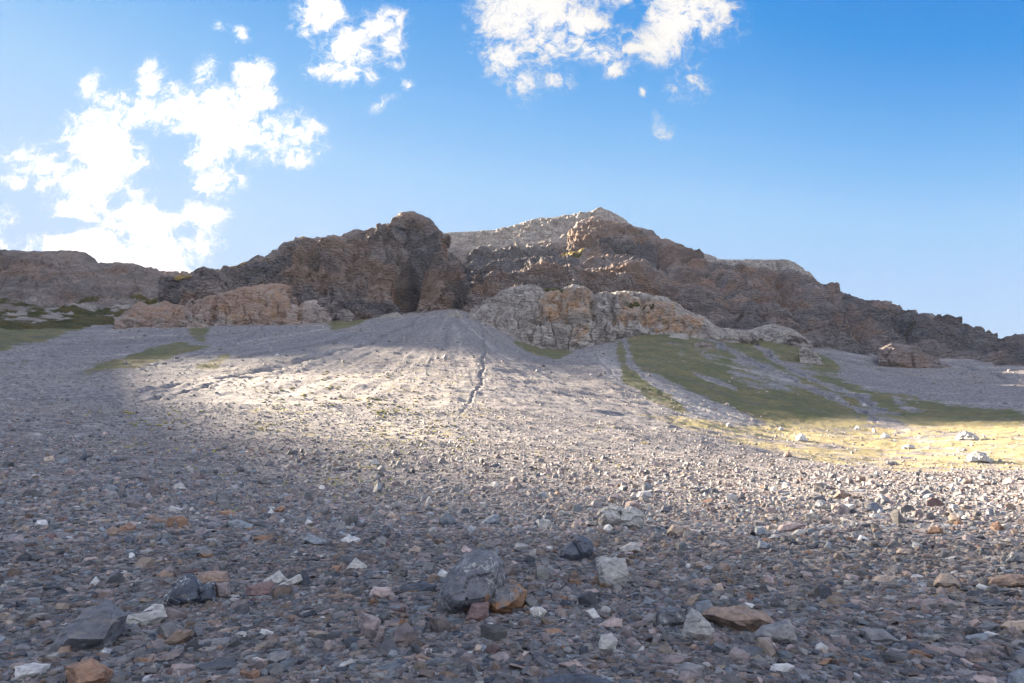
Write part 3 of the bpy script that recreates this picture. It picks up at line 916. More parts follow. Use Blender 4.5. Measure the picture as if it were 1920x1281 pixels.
def hull(bm, pts):
    vs = [bm.verts.new(p) for p in pts]
    r = bmesh.ops.convex_hull(bm, input=vs, use_existing_faces=False)
    junk = [g for g in set(r['geom_interior'] + r['geom_unused']) if isinstance(g, bmesh.types.BMVert) and g.is_valid]
    if junk:
        bmesh.ops.delete(bm, geom=junk, context='VERTS')


HEROES = []   # (centre x, centre y, half-size, distance, short name, position)


def hero(name, cat, colour, pieces, label, var='plain', thick=.8, short=None, amp=.022, ybase=None):
    if isinstance(pieces[0], tuple):
        pieces = [pieces]
    allp = np.array([p for pc in pieces for p in pc], float)
    yb = allp[:, 1].max() if ybase is None else ybase
    xc = (allp[:, 0].min() + allp[:, 0].max()) / 2
    D = ground_hit(xc, yb - .04 * (yb - allp[:, 1].min()))
    # centre the body a little behind its lowest visible edge
    wpx = allp[:, 0].max() - allp[:, 0].min()
    hpx = allp[:, 1].max() - allp[:, 1].min()
    size = max(wpx, hpx) * D / F
    T = thick * min(wpx, hpx * 1.6) * D / F
    bm = bmesh.new()
    org = pt(xc, yb, D)
    org[2] = float(ground_z(org[0], org[1]))
    for pc in pieces:
        a = np.array(pc, float)
        y0, y1 = a[:, 1].min(), a[:, 1].max()
        cx, cy = a.mean(0)
        P = []
        for x, y in a:
            hr = (y1 - y) / max(y1 - y0, 1)
            P.append(pt(x, y, D + T * (.05 + .5 * hr)))
            sx, sy = cx + (x - cx) * .62, cy + (y - cy) * .62
            hr2 = (y1 - sy) / max(y1 - y0, 1)
            P.append(pt(sx, sy, D + T * (-.22 + .42 * hr2) + rng.normal() * T * .04))
            # back and buried side
            P.append(pt(cx + (x - cx) * .85, cy + (y - cy) * .8 + .08 * (y1 - y0), D + T * (.75 + .3 * rng.random())))
        for x, y in a:
            if y > cy:
                q = pt(x, y, D + T * .15)
                q[2] -= .16 * (y1 - y0) * D / F
                P.append(cx * 0 + q)
        hull(bm, [tuple(p - org) for p in P])
    refine(bm, max(size / 34, 2.6 * D / F), amp, size)
    me = finish(bm, name, M_ST[var])
    o = bpy.data.objects.new(name, me)
    o.location = org
    c = PAL[colour][1]
    j = 1 + .08 * rng.normal()
    o.color = (c[0] * j, c[1] * j, c[2] * j, 1)
    COL.objects.link(o)
    tag(o, label, cat, 'stones and boulders lying on the scree')
    HEROES.append((xc, (yb + allp[:, 1].min()) / 2, max(wpx, hpx) / 2, D, short, org))
    return o


H = hero
H('boulder', 'boulder', 'dark', [[(820, 1127), (823, 1107), (843, 1080), (863, 1060), (870, 1040), (900, 1031), (927, 1033), (943, 1053), (949, 1087), (932, 1110), (923, 1135), (880, 1136), (850, 1147), (827, 1143)], [(920, 1098), (945, 1092), (973, 1092), (990, 1107), (980, 1127), (950, 1145), (920, 1157), (908, 1135)]],
  'large dark slate boulder with a rusty underside, biggest stone of the foreground', 'vrust', .8, 'the big dark boulder', .024)
H('stone', 'stone', 'maroon', [(873, 1163), (885, 1132), (915, 1128), (917, 1153), (895, 1167)], 'dark maroon chunk wedged under the front of the big dark boulder', 'plain', .6)
H('boulder', 'boulder', 'dark', [(97, 1213), (110, 1190), (160, 1147), (200, 1122), (213, 1127), (240, 1153), (212, 1170), (203, 1213), (150, 1222)], 'dark ridged slate boulder leaning at lower left with a flat slab on it', 'stripe', .7, 'the leaning slate boulder')
H('flat_stone', 'flat stone', 'pale', [(210, 1168), (243, 1153), (290, 1143), (311, 1143), (314, 1157), (290, 1170), (240, 1178), (217, 1174)], 'flat grey slab propped against the leaning slate boulder', 'stripe', .5)
H('stone', 'stone', 'white', [(267, 1147), (290, 1132), (307, 1133), (310, 1146)], 'whitish wedge just behind the propped flat grey slab', 'plain', .6, ybase=1156)
H('boulder', 'boulder', 'navy', [[(302, 1128), (317, 1107), (343, 1077), (360, 1073), (377, 1093), (385, 1130), (350, 1138)], [(370, 1100), (403, 1090), (402, 1127), (372, 1134)]], 'dark triangular slate boulder with white calcite veins at left', 'veins', .7, 'the white-veined boulder')
H('stone', 'stone', 'brown', [(370, 1079), (390, 1070), (427, 1072), (430, 1093), (400, 1097), (374, 1097)], 'brown squarish block right behind the white-veined boulder', 'plain', .9, ybase=1105)
H('stone', 'stone', 'purple', [(403, 1093), (430, 1091), (433, 1120), (407, 1125)], 'purple-grey cube of rock touching the right side of the white-veined boulder', 'rust', .9)
H('stone', 'stone', 'maroon', [(457, 1120), (463, 1100), (510, 1087), (522, 1113), (493, 1121)], 'dark maroon block with a flat top in the left middle ground', 'plain', .8, 'the maroon block')
H('stone', 'stone', 'pale', [(493, 1090), (523, 1070), (540, 1087), (522, 1098)], 'pale pointed stone standing just behind the maroon block', 'stripe', .7)
H('flat_stone', 'flat stone', 'pale', [(520, 1098), (567, 1073), (577, 1087), (533, 1102)], 'pale flat slab tilted up to the right of the maroon block', 'stripe', .5)
H('stone', 'stone', 'brown', [(293, 1077), (307, 1068), (328, 1077), (323, 1087), (297, 1087)], 'rounded brown stone up and left of the white-veined boulder', 'plain', .8)
H('stone', 'stone', 'white', [(168, 1095), (180, 1080), (188, 1090), (182, 1103)], 'small bluish-white upright stone alone at left', 'stripe', .8)
H('flat_stone', 'flat stone', 'rust', [(122, 1250), (173, 1232), (213, 1257), (207, 1277), (133, 1295)], 'rust-orange angular slab at the bottom left edge', 'plain', .8, 'the rust-orange corner slab')
H('stone', 'stone', 'white', [(27, 1250), (60, 1242), (97, 1244), (80, 1263), (30, 1273)], 'whitish oblong block in the bottom left corner', 'plain', .7, 'the white corner block')
H('stone', 'stone', 'blue', [(427, 979), (443, 973), (473, 983), (472, 995), (433, 991)], 'blue-grey stone with a rust-red face, farther back at left', 'rust', .8, 'the rust-faced blue stone')
H('stone', 'stone', 'brown', [(270, 970), (287, 963), (320, 977), (317, 983), (285, 983)], 'tan and rust split stone far back at left', 'rust', .8, 'the split rusty stone')
H('flat_stone', 'flat stone', 'rust', [(410, 959), (427, 957), (444, 963), (440, 968), (417, 966)], 'thin rust-brown slab left far back', 'plain', .6)
H('flat_stone', 'flat stone', 'rust', [(473, 1009), (490, 1003), (510, 1003), (511, 1014), (490, 1017)], 'flat rusty wedge below the rust-faced blue stone', 'plain', .7)
H('stone', 'stone', 'blue', [(567, 1012), (580, 1000), (613, 1015), (607, 1022), (587, 1024)], 'blue-grey wedge with a brown underside left of centre', 'rust', .8, 'the brown-bottomed wedge')
H('stone', 'stone', 'navy', [(230, 1013), (240, 1003), (252, 1010), (250, 1019), (236, 1020)], 'small charcoal round stone at left', 'plain', .9)
H('stone', 'stone', 'brown', [(190, 1004), (202, 992), (213, 985), (226, 993), (222, 1005)], 'brownish domed stone at far left', 'stripe', .8)
H('stone', 'stone', 'blue', [(293, 1018), (307, 1010), (317, 1017), (303, 1024)], 'pale blue-grey pebble, bluest one on the left', 'plain', .7)
H('stone', 'stone', 'grey', [(368, 1036), (383, 1022), (400, 1036), (398, 1045), (380, 1047)], 'grey-brown rounded boulder midway up the left side', 'rust', .8, 'the grey-brown rounded stone')
H('flat_stone', 'flat stone', 'brown', [(307, 1205), (333, 1180), (363, 1180), (362, 1193), (325, 1211)], 'brown tilted slab in the lower left foreground', 'stripe', .6, 'the tilted brown slab')
H('stone', 'stone', 'blue', [(182, 1228), (197, 1213), (213, 1220), (207, 1231)], 'white-striped blue stone below the leaning slate boulder', 'veins', .7)
H('stone', 'stone', 'brown', [(103, 1228), (113, 1213), (133, 1210), (134, 1224), (120, 1231)], 'reddish-brown stone tucked at the foot of the leaning slate boulder', 'plain', .7)
H('stone', 'stone', 'dark', [(363, 1183), (370, 1176), (380, 1178), (383, 1192), (369, 1196)], 'dark round cobble beside the tilted brown slab', 'plain', .9)
H('flat_stone', 'flat stone', 'grey', [(495, 1240), (507, 1223), (547, 1220), (543, 1235), (515, 1246)], 'flat grey slate with a pale edge near the bottom, left of centre', 'stripe', .7, 'the flat grey slate')
H('flat_stone', 'flat stone', 'tan', [(573, 1184), (583, 1181), (614, 1183), (618, 1195), (597, 1198)], 'tan flat-topped stone left of the white-edged block', 'plain', .8, 'the tan flat-topped stone')
H('stone', 'stone', 'purple', [(675, 1145), (708, 1157), (715, 1163), (702, 1196), (677, 1182)], 'reddish block with white vein edges standing up in the gravel', 'stripe', .8, 'the white-edged block')
H('flat_stone', 'flat stone', 'purple', [(713, 1172), (725, 1172), (716, 1204), (700, 1208)], 'upright purple-grey slate leaning on the right of the white-edged block', 'plain', .5)
H('flat_stone', 'flat stone', 'navy', [(747, 1111), (757, 1095), (800, 1093), (823, 1098), (813, 1108), (763, 1113)], 'dark flat slab with a rusty end just left of the big dark boulder', 'rust', .7)
H('flat_stone', 'flat stone', 'pink', [(692, 1114), (700, 1099), (733, 1102), (742, 1119), (713, 1124)], 'pinkish-grey flat stone left of the dark flat slab', 'stripe', .8, 'the pinkish flat stone')
H('flat_stone', 'flat stone', 'brown', [(608, 1118), (633, 1112), (673, 1117), (668, 1124), (620, 1125)], 'long low reddish slab between the maroon block and the pinkish flat stone', 'plain', .8)
H('stone', 'stone', 'white', [(638, 1013), (653, 1002), (677, 1010), (672, 1020), (643, 1020)], 'white marbled stone left of centre', 'stripe', .8, 'the white marbled stone')
H('stone', 'stone', 'grey', [(704, 1010), (717, 1005), (726, 1010), (724, 1025), (710, 1023)], 'grey square stone right of the white marbled stone', 'plain', .8)
H('stone', 'stone', 'tan', [(763, 1036), (777, 1022), (791, 1028), (790, 1037)], 'tan triangular stone in the middle of the gravel', 'rust', .8)
H('stone', 'stone', 'pink', [(860, 1037), (870, 1022), (888, 1033), (880, 1039)], 'pink wedge just above the big dark boulder', 'plain', .8)
H('stone', 'stone', 'blue', [(899, 984), (910, 972), (927, 964), (937, 966), (934, 980), (917, 985)], 'blue-grey block with an orange left corner, behind the big dark boulder', 'plain', .8, 'the orange-cornered blue block')
H('stone', 'stone', 'pale', [(797, 946), (800, 936), (805, 930), (813, 943), (808, 948)], 'lone upright two-toned stone on the fine scree', 'rust', .9, 'the lone upright stone')
H('stone', 'stone', 'pink', [(702, 967), (713, 955), (725, 960), (721, 969)], 'reddish brown stone left of the lone upright stone', 'plain', .8)
H('stone', 'stone', 'rust', [(513, 957), (527, 947), (536, 954), (525, 961)], 'rust-red stone with white pebbles beside it', 'plain', .8)
H('stone', 'stone', 'white', [(501, 963), (508, 952), (514, 961), (507, 965)], 'white pointed pebble touching the rust-red stone', 'plain', .8)
H('stone', 'stone', 'pale', [(647, 1068), (667, 1045), (688, 1061), (681, 1069)], 'pale wedge-shaped stone below the white marbled stone', 'stripe', .7)
H('stone', 'stone', 'rust', [(613, 1074), (623, 1061), (643, 1060), (631, 1075)], 'rusty wedge left of the pale wedge-shaped stone', 'plain', .7)
H('stone', 'stone', 'white', [(817, 1082), (827, 1067), (841, 1073), (834, 1085)], 'white knobbly lump left of the big dark boulder top', 'plain', .8)
H('stone', 'stone', 'blue', [(726, 1228), (732, 1219), (744, 1219), (748, 1228), (737, 1236)], 'rounded pale blue pebble near the bottom, below the white-edged block', 'plain', .9)
H('stone', 'stone', 'white', [(631, 1251), (645, 1240), (660, 1235), (663, 1242), (640, 1254)], 'pale blue-white oblong stone near the bottom left of centre', 'plain', .7, 'the blue-white oblong stone')
H('stone', 'stone', 'pale', [(993, 1142), (1000, 1137), (1015, 1138), (1026, 1147), (1014, 1161), (995, 1158)], 'pale marbled block just right of the big dark boulder', 'veins', .8)
H('stone', 'stone', 'white', [(1097, 1145), (1113, 1140), (1128, 1160), (1112, 1164)], 'black and white zigzag stone midway between two big boulders', 'veins', .7, 'the black and white stone')
H('stone', 'stone', 'dark', [(987, 1212), (1000, 1197), (1018, 1206), (1015, 1222), (993, 1222)], 'dark blue-grey angular stone below the big dark boulder', 'plain', .8, 'the dark blue angular stone')
H('flat_stone', 'flat stone', 'rust', [(1021, 1184), (1030, 1178), (1048, 1178), (1058, 1186), (1040, 1191)], 'flat rust-orange slab above the dark blue angular stone', 'plain', .8)
H('boulder', 'boulder', 'navy', [(1005, 1300), (1015, 1275), (1033, 1267), (1067, 1262), (1113, 1267), (1160, 1282), (1165, 1300)], 'dark boulder cut off by the bottom edge right of centre', 'plain', .9, 'the dark boulder at the bottom edge')
H('boulder', 'boulder', 'pale', [[(1122, 970), (1122, 957), (1133, 949), (1165, 947), (1175, 975), (1150, 982), (1127, 980)], [(1160, 955), (1183, 947), (1207, 961), (1205, 980), (1187, 993), (1157, 993), (1152, 978)]], 'large pale limestone boulder with a notch beneath, right of centre', 'plain', .8, 'the pale boulder', .045)
H('stone', 'stone', 'white', [(1129, 995), (1135, 985), (1142, 982), (1151, 990), (1144, 998)], 'small white stone in front of the pale boulder', 'plain', .9)
H('stone', 'stone', 'pale', [(1192, 934), (1197, 921), (1220, 920), (1224, 933)], 'pale square block behind the pale boulder', 'plain', .8, 'the pale square block')
H('stone', 'stone', 'pale', [(1179, 933), (1187, 923), (1196, 934)], 'small pale pointed stone left of the pale square block', 'plain', .8)
H('boulder', 'boulder', 'navy', [[(1050, 1043), (1050, 1030), (1073, 1012), (1085, 1020), (1095, 1043), (1070, 1054)], [(1075, 1010), (1083, 1003), (1110, 1013), (1113, 1032), (1098, 1044), (1085, 1040)]], 'faceted blue-black boulder just below the pale boulder', 'plain', .8, 'the blue-black boulder')
H('stone', 'stone', 'pale', [(1161, 1028), (1180, 1017), (1197, 1017), (1201, 1032), (1183, 1036), (1167, 1039)], 'grey stone with a tan left half, right of the blue-black boulder', 'rust', .8)
H('boulder', 'boulder', 'pale', [(1117, 1052), (1127, 1043), (1173, 1047), (1178, 1073), (1173, 1088), (1135, 1108), (1127, 1095), (1125, 1073)], 'light grey upright block with an orange base, right of the big dark boulder', 'rust', .8, 'the orange-based block')
H('flat_stone', 'flat stone', 'brown', [(1107, 1092), (1117, 1077), (1128, 1080), (1130, 1100)], 'brown slab leaning on the left of the orange-based block', 'plain', .7)
H('stone', 'stone', 'tan', [(1251, 995), (1260, 983), (1290, 988), (1282, 1000), (1268, 1006)], 'tan hollowed stone right of the pale boulder', 'plain', .8)
H('stone', 'stone', 'dark', [(1236, 959), (1243, 947), (1259, 948), (1256, 962)], 'dark squarish stone right of the pale boulder top', 'plain', .9)
H('boulder', 'boulder', 'pale', [(1279, 1188), (1287, 1153), (1295, 1139), (1310, 1147), (1338, 1178), (1332, 1198), (1308, 1204), (1296, 1194)], 'white-streaked pointed boulder like a small peak in the right foreground', 'veins', .8, 'the peaked white boulder')
H('boulder', 'boulder', 'dark', [(1227, 1165), (1233, 1143), (1250, 1140), (1278, 1141), (1283, 1158), (1260, 1175), (1240, 1178)], 'dark grey rough block just left of the peaked white boulder', 'veins', .8, 'the dark rough block')
H('flat_stone', 'flat stone', 'grey', [(1197, 1169), (1213, 1153), (1231, 1148), (1229, 1164), (1207, 1175)], 'grey wedge left of the dark rough block', 'plain', .7)
H('flat_stone', 'flat stone', 'brown', [(1313, 1152), (1330, 1137), (1383, 1139), (1433, 1146), (1452, 1163), (1410, 1187), (1362, 1170)], 'broad tan-brown slab lying behind the peaked white boulder', 'stripe', 1.0, 'the broad brown slab')
H('boulder', 'boulder', 'grey', [(1408, 1191), (1433, 1172), (1480, 1161), (1488, 1175), (1494, 1192), (1489, 1204), (1460, 1209), (1420, 1199)], 'angular blue-grey block right of the broad brown slab', 'plain', .8, 'the angular grey block')
H('flat_stone', 'flat stone', 'tan', [(1284, 1134), (1297, 1117), (1316, 1111), (1300, 1136), (1290, 1141)], 'thin grey-brown shard sticking up behind the peaked white boulder', 'stripe', .4)
H('flat_stone', 'flat stone', 'pink', [(1119, 1172), (1147, 1158), (1167, 1159), (1168, 1177), (1133, 1179)], 'pinkish slab with an orange right end', 'plain', .8, 'the pinkish slab')
H('stone', 'stone', 'pale', [(1119, 1221), (1122, 1205), (1128, 1190), (1148, 1187), (1159, 1201), (1151, 1221), (1133, 1224)], 'pale grey standing stone below the pinkish slab', 'plain', .8, 'the pale standing stone')
H('stone', 'stone', 'blue', [(1203, 1134), (1210, 1117), (1231, 1127), (1222, 1136)], 'pale blue wedge above the grey wedge', 'plain', .8)
H('stone', 'stone', 'grey', [(1267, 1261), (1283, 1240), (1321, 1249), (1314, 1268), (1277, 1272)], 'grey domed block near the bottom edge right of centre', 'plain', .8, 'the grey domed block')
H('flat_stone', 'flat stone', 'purple', [(1232, 1241), (1253, 1227), (1301, 1232), (1280, 1247), (1245, 1249)], 'purple-grey flat slab behind the grey domed block', 'plain', .9)
H('stone', 'stone', 'white', [(1441, 1258), (1450, 1245), (1475, 1243), (1491, 1250), (1480, 1264), (1453, 1265)], 'bright white rounded stone near the bottom edge at right', 'plain', .8, 'the bright white stone')
H('flat_stone', 'flat stone', 'pink', [(1042, 1245), (1080, 1236), (1095, 1250), (1067, 1253)], 'thin pink slab above the dark boulder at the bottom edge', 'plain', .8)
H('flat_stone', 'flat stone', 'grey', [(1609, 1180), (1620, 1176), (1657, 1180), (1689, 1203), (1630, 1208)], 'large smooth flat slate slab alone at right', 'plain', .9, 'the large flat slate', .015)
H('boulder', 'boulder', 'brown', [(1839, 1094), (1850, 1082), (1900, 1076), (1940, 1079), (1940, 1101), (1867, 1103), (1847, 1102)], 'long reddish-tan slab at the right edge', 'stripe', .8, 'the reddish slab at the right edge')
H('boulder', 'boulder', 'tan', [(1749, 1094), (1763, 1073), (1780, 1074), (1801, 1097), (1775, 1105)], 'beige blocky boulder left of the reddish slab at the right edge', 'plain', .8, 'the beige boulder')
H('boulder', 'boulder', 'dark', [(1878, 1054), (1897, 1033), (1930, 1038), (1935, 1058)], 'dark blue boulder with a white vein at the right edge', 'veins', .8, 'the dark boulder at the right edge')
H('flat_stone', 'flat stone', 'purple', [(1688, 1128), (1713, 1122), (1773, 1122), (1798, 1135), (1715, 1138)], 'long purple-brown slab below the beige boulder', 'stripe', .9, 'the long purple slab')
H('flat_stone', 'flat stone', 'navy', [(1826, 1128), (1870, 1121), (1888, 1135), (1847, 1138)], 'dark flat slab below the reddish slab at the right edge', 'plain', .8)
H('stone', 'stone', 'dark', [(1825, 1178), (1847, 1163), (1874, 1173), (1862, 1184)], 'dark pyramid-shaped stone near the right edge', 'plain', .8, 'the dark pyramid stone')
H('flat_stone', 'flat stone', 'white', [(1832, 1191), (1853, 1184), (1875, 1190), (1858, 1196)], 'white flat flake just below the dark pyramid stone', 'plain', .7)
H('flat_stone', 'flat stone', 'tan', [(1872, 1174), (1890, 1164), (1935, 1162), (1935, 1188), (1893, 1185)], 'big tan slab on the right edge beside the dark pyramid stone', 'stripe', .8)
H('flat_stone', 'flat stone', 'rust', [(1696, 1224), (1710, 1216), (1748, 1227), (1735, 1234)], 'rusty flat slab below the large flat slate', 'plain', .8)
H('flat_stone', 'flat stone', 'grey', [(1652, 1228), (1670, 1213), (1698, 1220), (1682, 1231)], 'grey slab touching the left end of the rusty flat slab', 'plain', .8)
H('stone', 'stone', 'rust', [(1529, 1248), (1543, 1235), (1564, 1233), (1549, 1250)], 'ochre-rust stone near the bottom, right of the bright white stone', 'plain', .8)
H('stone', 'stone', 'pink', [(1812, 1275), (1827, 1266), (1867, 1268), (1870, 1290), (1815, 1290)], 'pinkish-white stone on the bottom edge at far right', 'plain', .8)
H('flat_stone', 'flat stone', 'blue', [(1888, 1285), (1890, 1263), (1930, 1250), (1940, 1290)], 'flat blue-grey slab in the bottom right corner', 'plain', .8)
H('stone', 'stone', 'white', [(1606, 1014), (1613, 1002), (1628, 1009), (1632, 1014)], 'white pointed stone with a dark right side', 'plain', .9, 'the white pointed stone')
H('stone', 'stone', 'blue', [(1543, 1028), (1552, 1015), (1560, 1020), (1558, 1030)], 'bluish marbled stone left of the white pointed stone', 'veins', .9)
H('boulder', 'boulder', 'tan', [(1677, 1038), (1687, 1028), (1710, 1029), (1709, 1041)], 'tan-grey oval stone right of the white pointed stone', 'plain', .9, 'the tan oval stone')
H('flat_stone', 'flat stone', 'pink', [(1454, 998), (1462, 983), (1497, 979), (1511, 984), (1480, 997)], 'pinkish-grey slab lying over a pale block, farther back at right', 'plain', .8, 'the pinkish leaning slab')
H('stone', 'stone', 'pale', [(1482, 1002), (1497, 992), (1511, 995), (1508, 1004)], 'pale block under the pinkish-grey leaning slab', 'plain', .8)
H('stone', 'stone', 'blue', [(1414, 1004), (1416, 988), (1430, 986), (1441, 1004)], 'blue-grey upright stone left of the pinkish-grey leaning slab', 'plain', .8, 'the blue-grey upright stone')
H('stone', 'stone', 'blue', [(1419, 1028), (1423, 1013), (1444, 1020), (1438, 1031)], 'blue-grey broken stone below the blue-grey upright stone', 'rust', .8)
H('stone', 'stone', 'brown', [(1562, 931), (1573, 919), (1597, 927), (1588, 936)], 'dark brown stone standing out of the bright scree at right', 'plain', .8, 'the dark brown stone in the bright scree')
H('stone', 'stone', 'grey', [(1634, 943), (1647, 932), (1672, 939), (1660, 944)], 'grey domed stone right of the dark brown stone in the bright scree', 'plain', .8)
H('stone', 'stone', 'brown', [(1801, 906), (1807, 897), (1824, 899), (1822, 908)], 'brown square stone at the far right of the bright scree', 'plain', .8)
H('flat_stone', 'flat stone', 'tan', [(1629, 1094), (1640, 1080), (1688, 1079), (1690, 1094)], 'tan flat slab left of the beige boulder', 'plain', .9, 'the tan flat slab')
H('stone', 'stone', 'white', [(1702, 1084), (1713, 1076), (1733, 1080), (1728, 1086)], 'white flat pebble between the tan flat slab and the beige boulder', 'plain', .8)
H('stone', 'stone', 'tan', [(1341, 1111), (1343, 1095), (1352, 1092), (1359, 1109)], 'small upright tan stone above the broad brown slab', 'plain', .8)
H('flat_stone', 'flat stone', 'white', [(1387, 1138), (1397, 1129), (1418, 1135), (1411, 1143)], 'pale blue-white flat stone on the back of the broad brown slab', 'plain', .7)
# boulders out in the meadow
for x, y, w, h, c, lb in [(1503, 828, 22, 16, 'white', 'white boulder casting a long shadow on the yellow meadow'), (1608, 806, 12, 8, 'white', 'white boulder at the upper edge of the yellow meadow'), (1477, 857, 16, 11, 'brown', 'dark brown boulder on the near edge of the yellow meadow'),
                          (1704, 842, 26, 9, 'white', 'wide white boulder in the middle of the yellow meadow'), (1660, 822, 18, 9, 'white', 'pale boulder behind the wide white one on the meadow'), (1813, 826, 44, 17, 'pale', 'pale grey rock hump at the right end of the yellow meadow'),
                          (1836, 868, 50, 22, 'pale', 'largest pale rock hump at the right end of the meadow, nearer the viewer'), (1368, 802, 15, 10, 'pale', 'pale boulder at the left end of the yellow meadow'), (1465, 808, 12, 8, 'pale', 'grey-white boulder on the shadow edge of the meadow'),
                          (1620, 761, 8, 4, 'white', 'small white boulder on the shaded turf by the runnels'), (1672, 872, 26, 8, 'grey', 'low grey boulder on the crest where gravel meets the meadow')]:
    H('boulder', 'boulder', c, [(x - w / 2, y), (x - w * .42, y - h * .6), (x - w * .1, y - h), (x + w * .25, y - h * .8), (x + w / 2, y - h * .2), (x + w * .4, y)], lb, 'plain', .9, amp=.06)


# ---- prototypes
def proto(kind, k):
    bm = bmesh.new()
    n = rng.integers(9, 15)
    if kind == 'slab':
        dims = np.array([1, rng.uniform(.5, .85), rng.uniform(.09, .20)])
    elif kind == 'shard':
        dims = np.array([1, rng.uniform(.28, .42), rng.uniform(.10, .18)])
    else:
        dims = np.array([1, rng.uniform(.6, .9), rng.uniform(.45, .75)])
    ang = np.sort(rng.random(n) * 2 * math.pi)
    P = []
    for a in ang:
        r = rng.uniform(.8, 1.05)
        c, s = math.cos(a), math.sin(a)
        q = (abs(c) ** 4 + abs(s) ** 4) ** -.25
        for z in ((-.5, rng.uniform(.2, .5)) if kind != 'block' else (-.5, rng.uniform(-.1, .4))):
            sh = 1 if z < 0 else rng.uniform(.72, 1.0)
            P.append((.5 * r * q * c * sh * dims[0], .5 * r * q * s * sh * dims[1], z * dims[2]))
    if kind == 'block':
        for _ in range(4):
            P.append((rng.uniform(-.3, .3) * dims[0], rng.uniform(-.3, .3) * dims[1], .5 * dims[2]))
    hull(bm, P)
    return bm, dims


def make_proto(kind, k, edge, amp, mat, nm):
    bm, dims = proto(kind, k)
    refine(bm, edge, amp, 1.0, 4)
    return finish(bm, nm, mat, 30)


# ---- the largest loose stones are objects of their own
big_protos = [(kd, make_proto(kd, k, .085, .045 if kd == 'block' else .028, None or M_ST[v], kd)) for k, (kd, v) in enumerate(
    [('slab', 'plain'), ('slab', 'stripe'), ('slab', 'plain'), ('slab', 'rust'), ('shard', 'plain'), ('shard', 'stripe'), ('block', 'plain'), ('block', 'plain'), ('block', 'veins'), ('block', 'rust'), ('block', 'stripe'), ('slab', 'stripe')])]
LMK = [h for h in HEROES if h[4]]
used = set()
CW = ['grey', 'grey', 'purple', 'purple', 'blue', 'dark', 'tan', 'brown', 'pink', 'pale', 'rust', 'white', 'grey', 'purple']
SW = {'slab': ('flat_stone', 'flat slab'), 'shard': ('stone_shard', 'long shard'), 'block': ('stone', 'blocky stone')}
want = 185
tries = 0
placed = [(h[0], h[1], h[2]) for h in HEROES]
n_ind = 0
while n_ind < want and tries < 20000:
    tries += 1
    x = rng.uniform(-10, 1930)
    y = 905 + 385 * rng.random() ** .8
    spx = (13 + 20 * rng.random() ** 2.5) * (.55 + .75 * (y - 880) / 400) * 1.15
    if any(abs(x - a) < (c + spx * .55) and abs(y - b_) < (c * .8 + spx * .4) for a, b_, c in placed):
        continue
    D = ground_hit(x, y)
    kd, me = big_protos[rng.integers(len(big_protos))]
    ck = CW[rng.integers(len(CW))]
    near = sorted(LMK, key=lambda h: math.hypot(h[0] - x, (h[1] - y) * 1.6))[:7]
    shp = SW[kd][1]
    szw = 'small' if spx < 15 else ('medium' if spx < 23 else 'large')
    lab = None
    for h in near:
        dx, dy = x - h[0], (y - h[1]) * 1.6
        if math.hypot(dx, dy) > 420:
            break
        rel = ('right of' if dx > 0 else 'left of') if abs(dx) > abs(dy) else ('in front of' if dy > 0 else 'behind')
        dist = 'just ' if math.hypot(dx, dy) < h[2] + 45 else ''
        cand = f'{szw} {PAL[ck][0]} {shp} {dist}{rel} {h[4]}'
        key = (ck, kd, rel, h[4])
        if key not in used and len(cand.split()) <= 16:
            used.add(key)
            lab = cand
            break
    if lab is None:
        continue
    a, tl = aze(x, y)
    size = spx * D / F * (1.15 if kd != 'block' else 1)
    px_, py_ = math.sin(a) * D, math.cos(a) * D
    o = bpy.data.objects.new(SW[kd][0], me)
    dm = .2 if kd != 'block' else .45
    o.location = (px_, py_, float(ground_z(px_, py_)) + size * dm * .22)
    o.rotation_euler = (rng.normal() * .22, rng.normal() * .22, rng.uniform(0, 6.28))
    o.scale = (size, size * rng.uniform(.8, 1.1), size * rng.uniform(.8, 1.2))
    c = PAL[ck][1]
    o.color = (*c, 1)
    COL.objects.link(o)
    tag(o, lab, SW[kd][0].replace('_', ' '), 'stones and boulders lying on the scree')
    placed.append((x, y, spx * .5))
    n_ind += 1
print('individual stones', n_ind, len(HEROES))


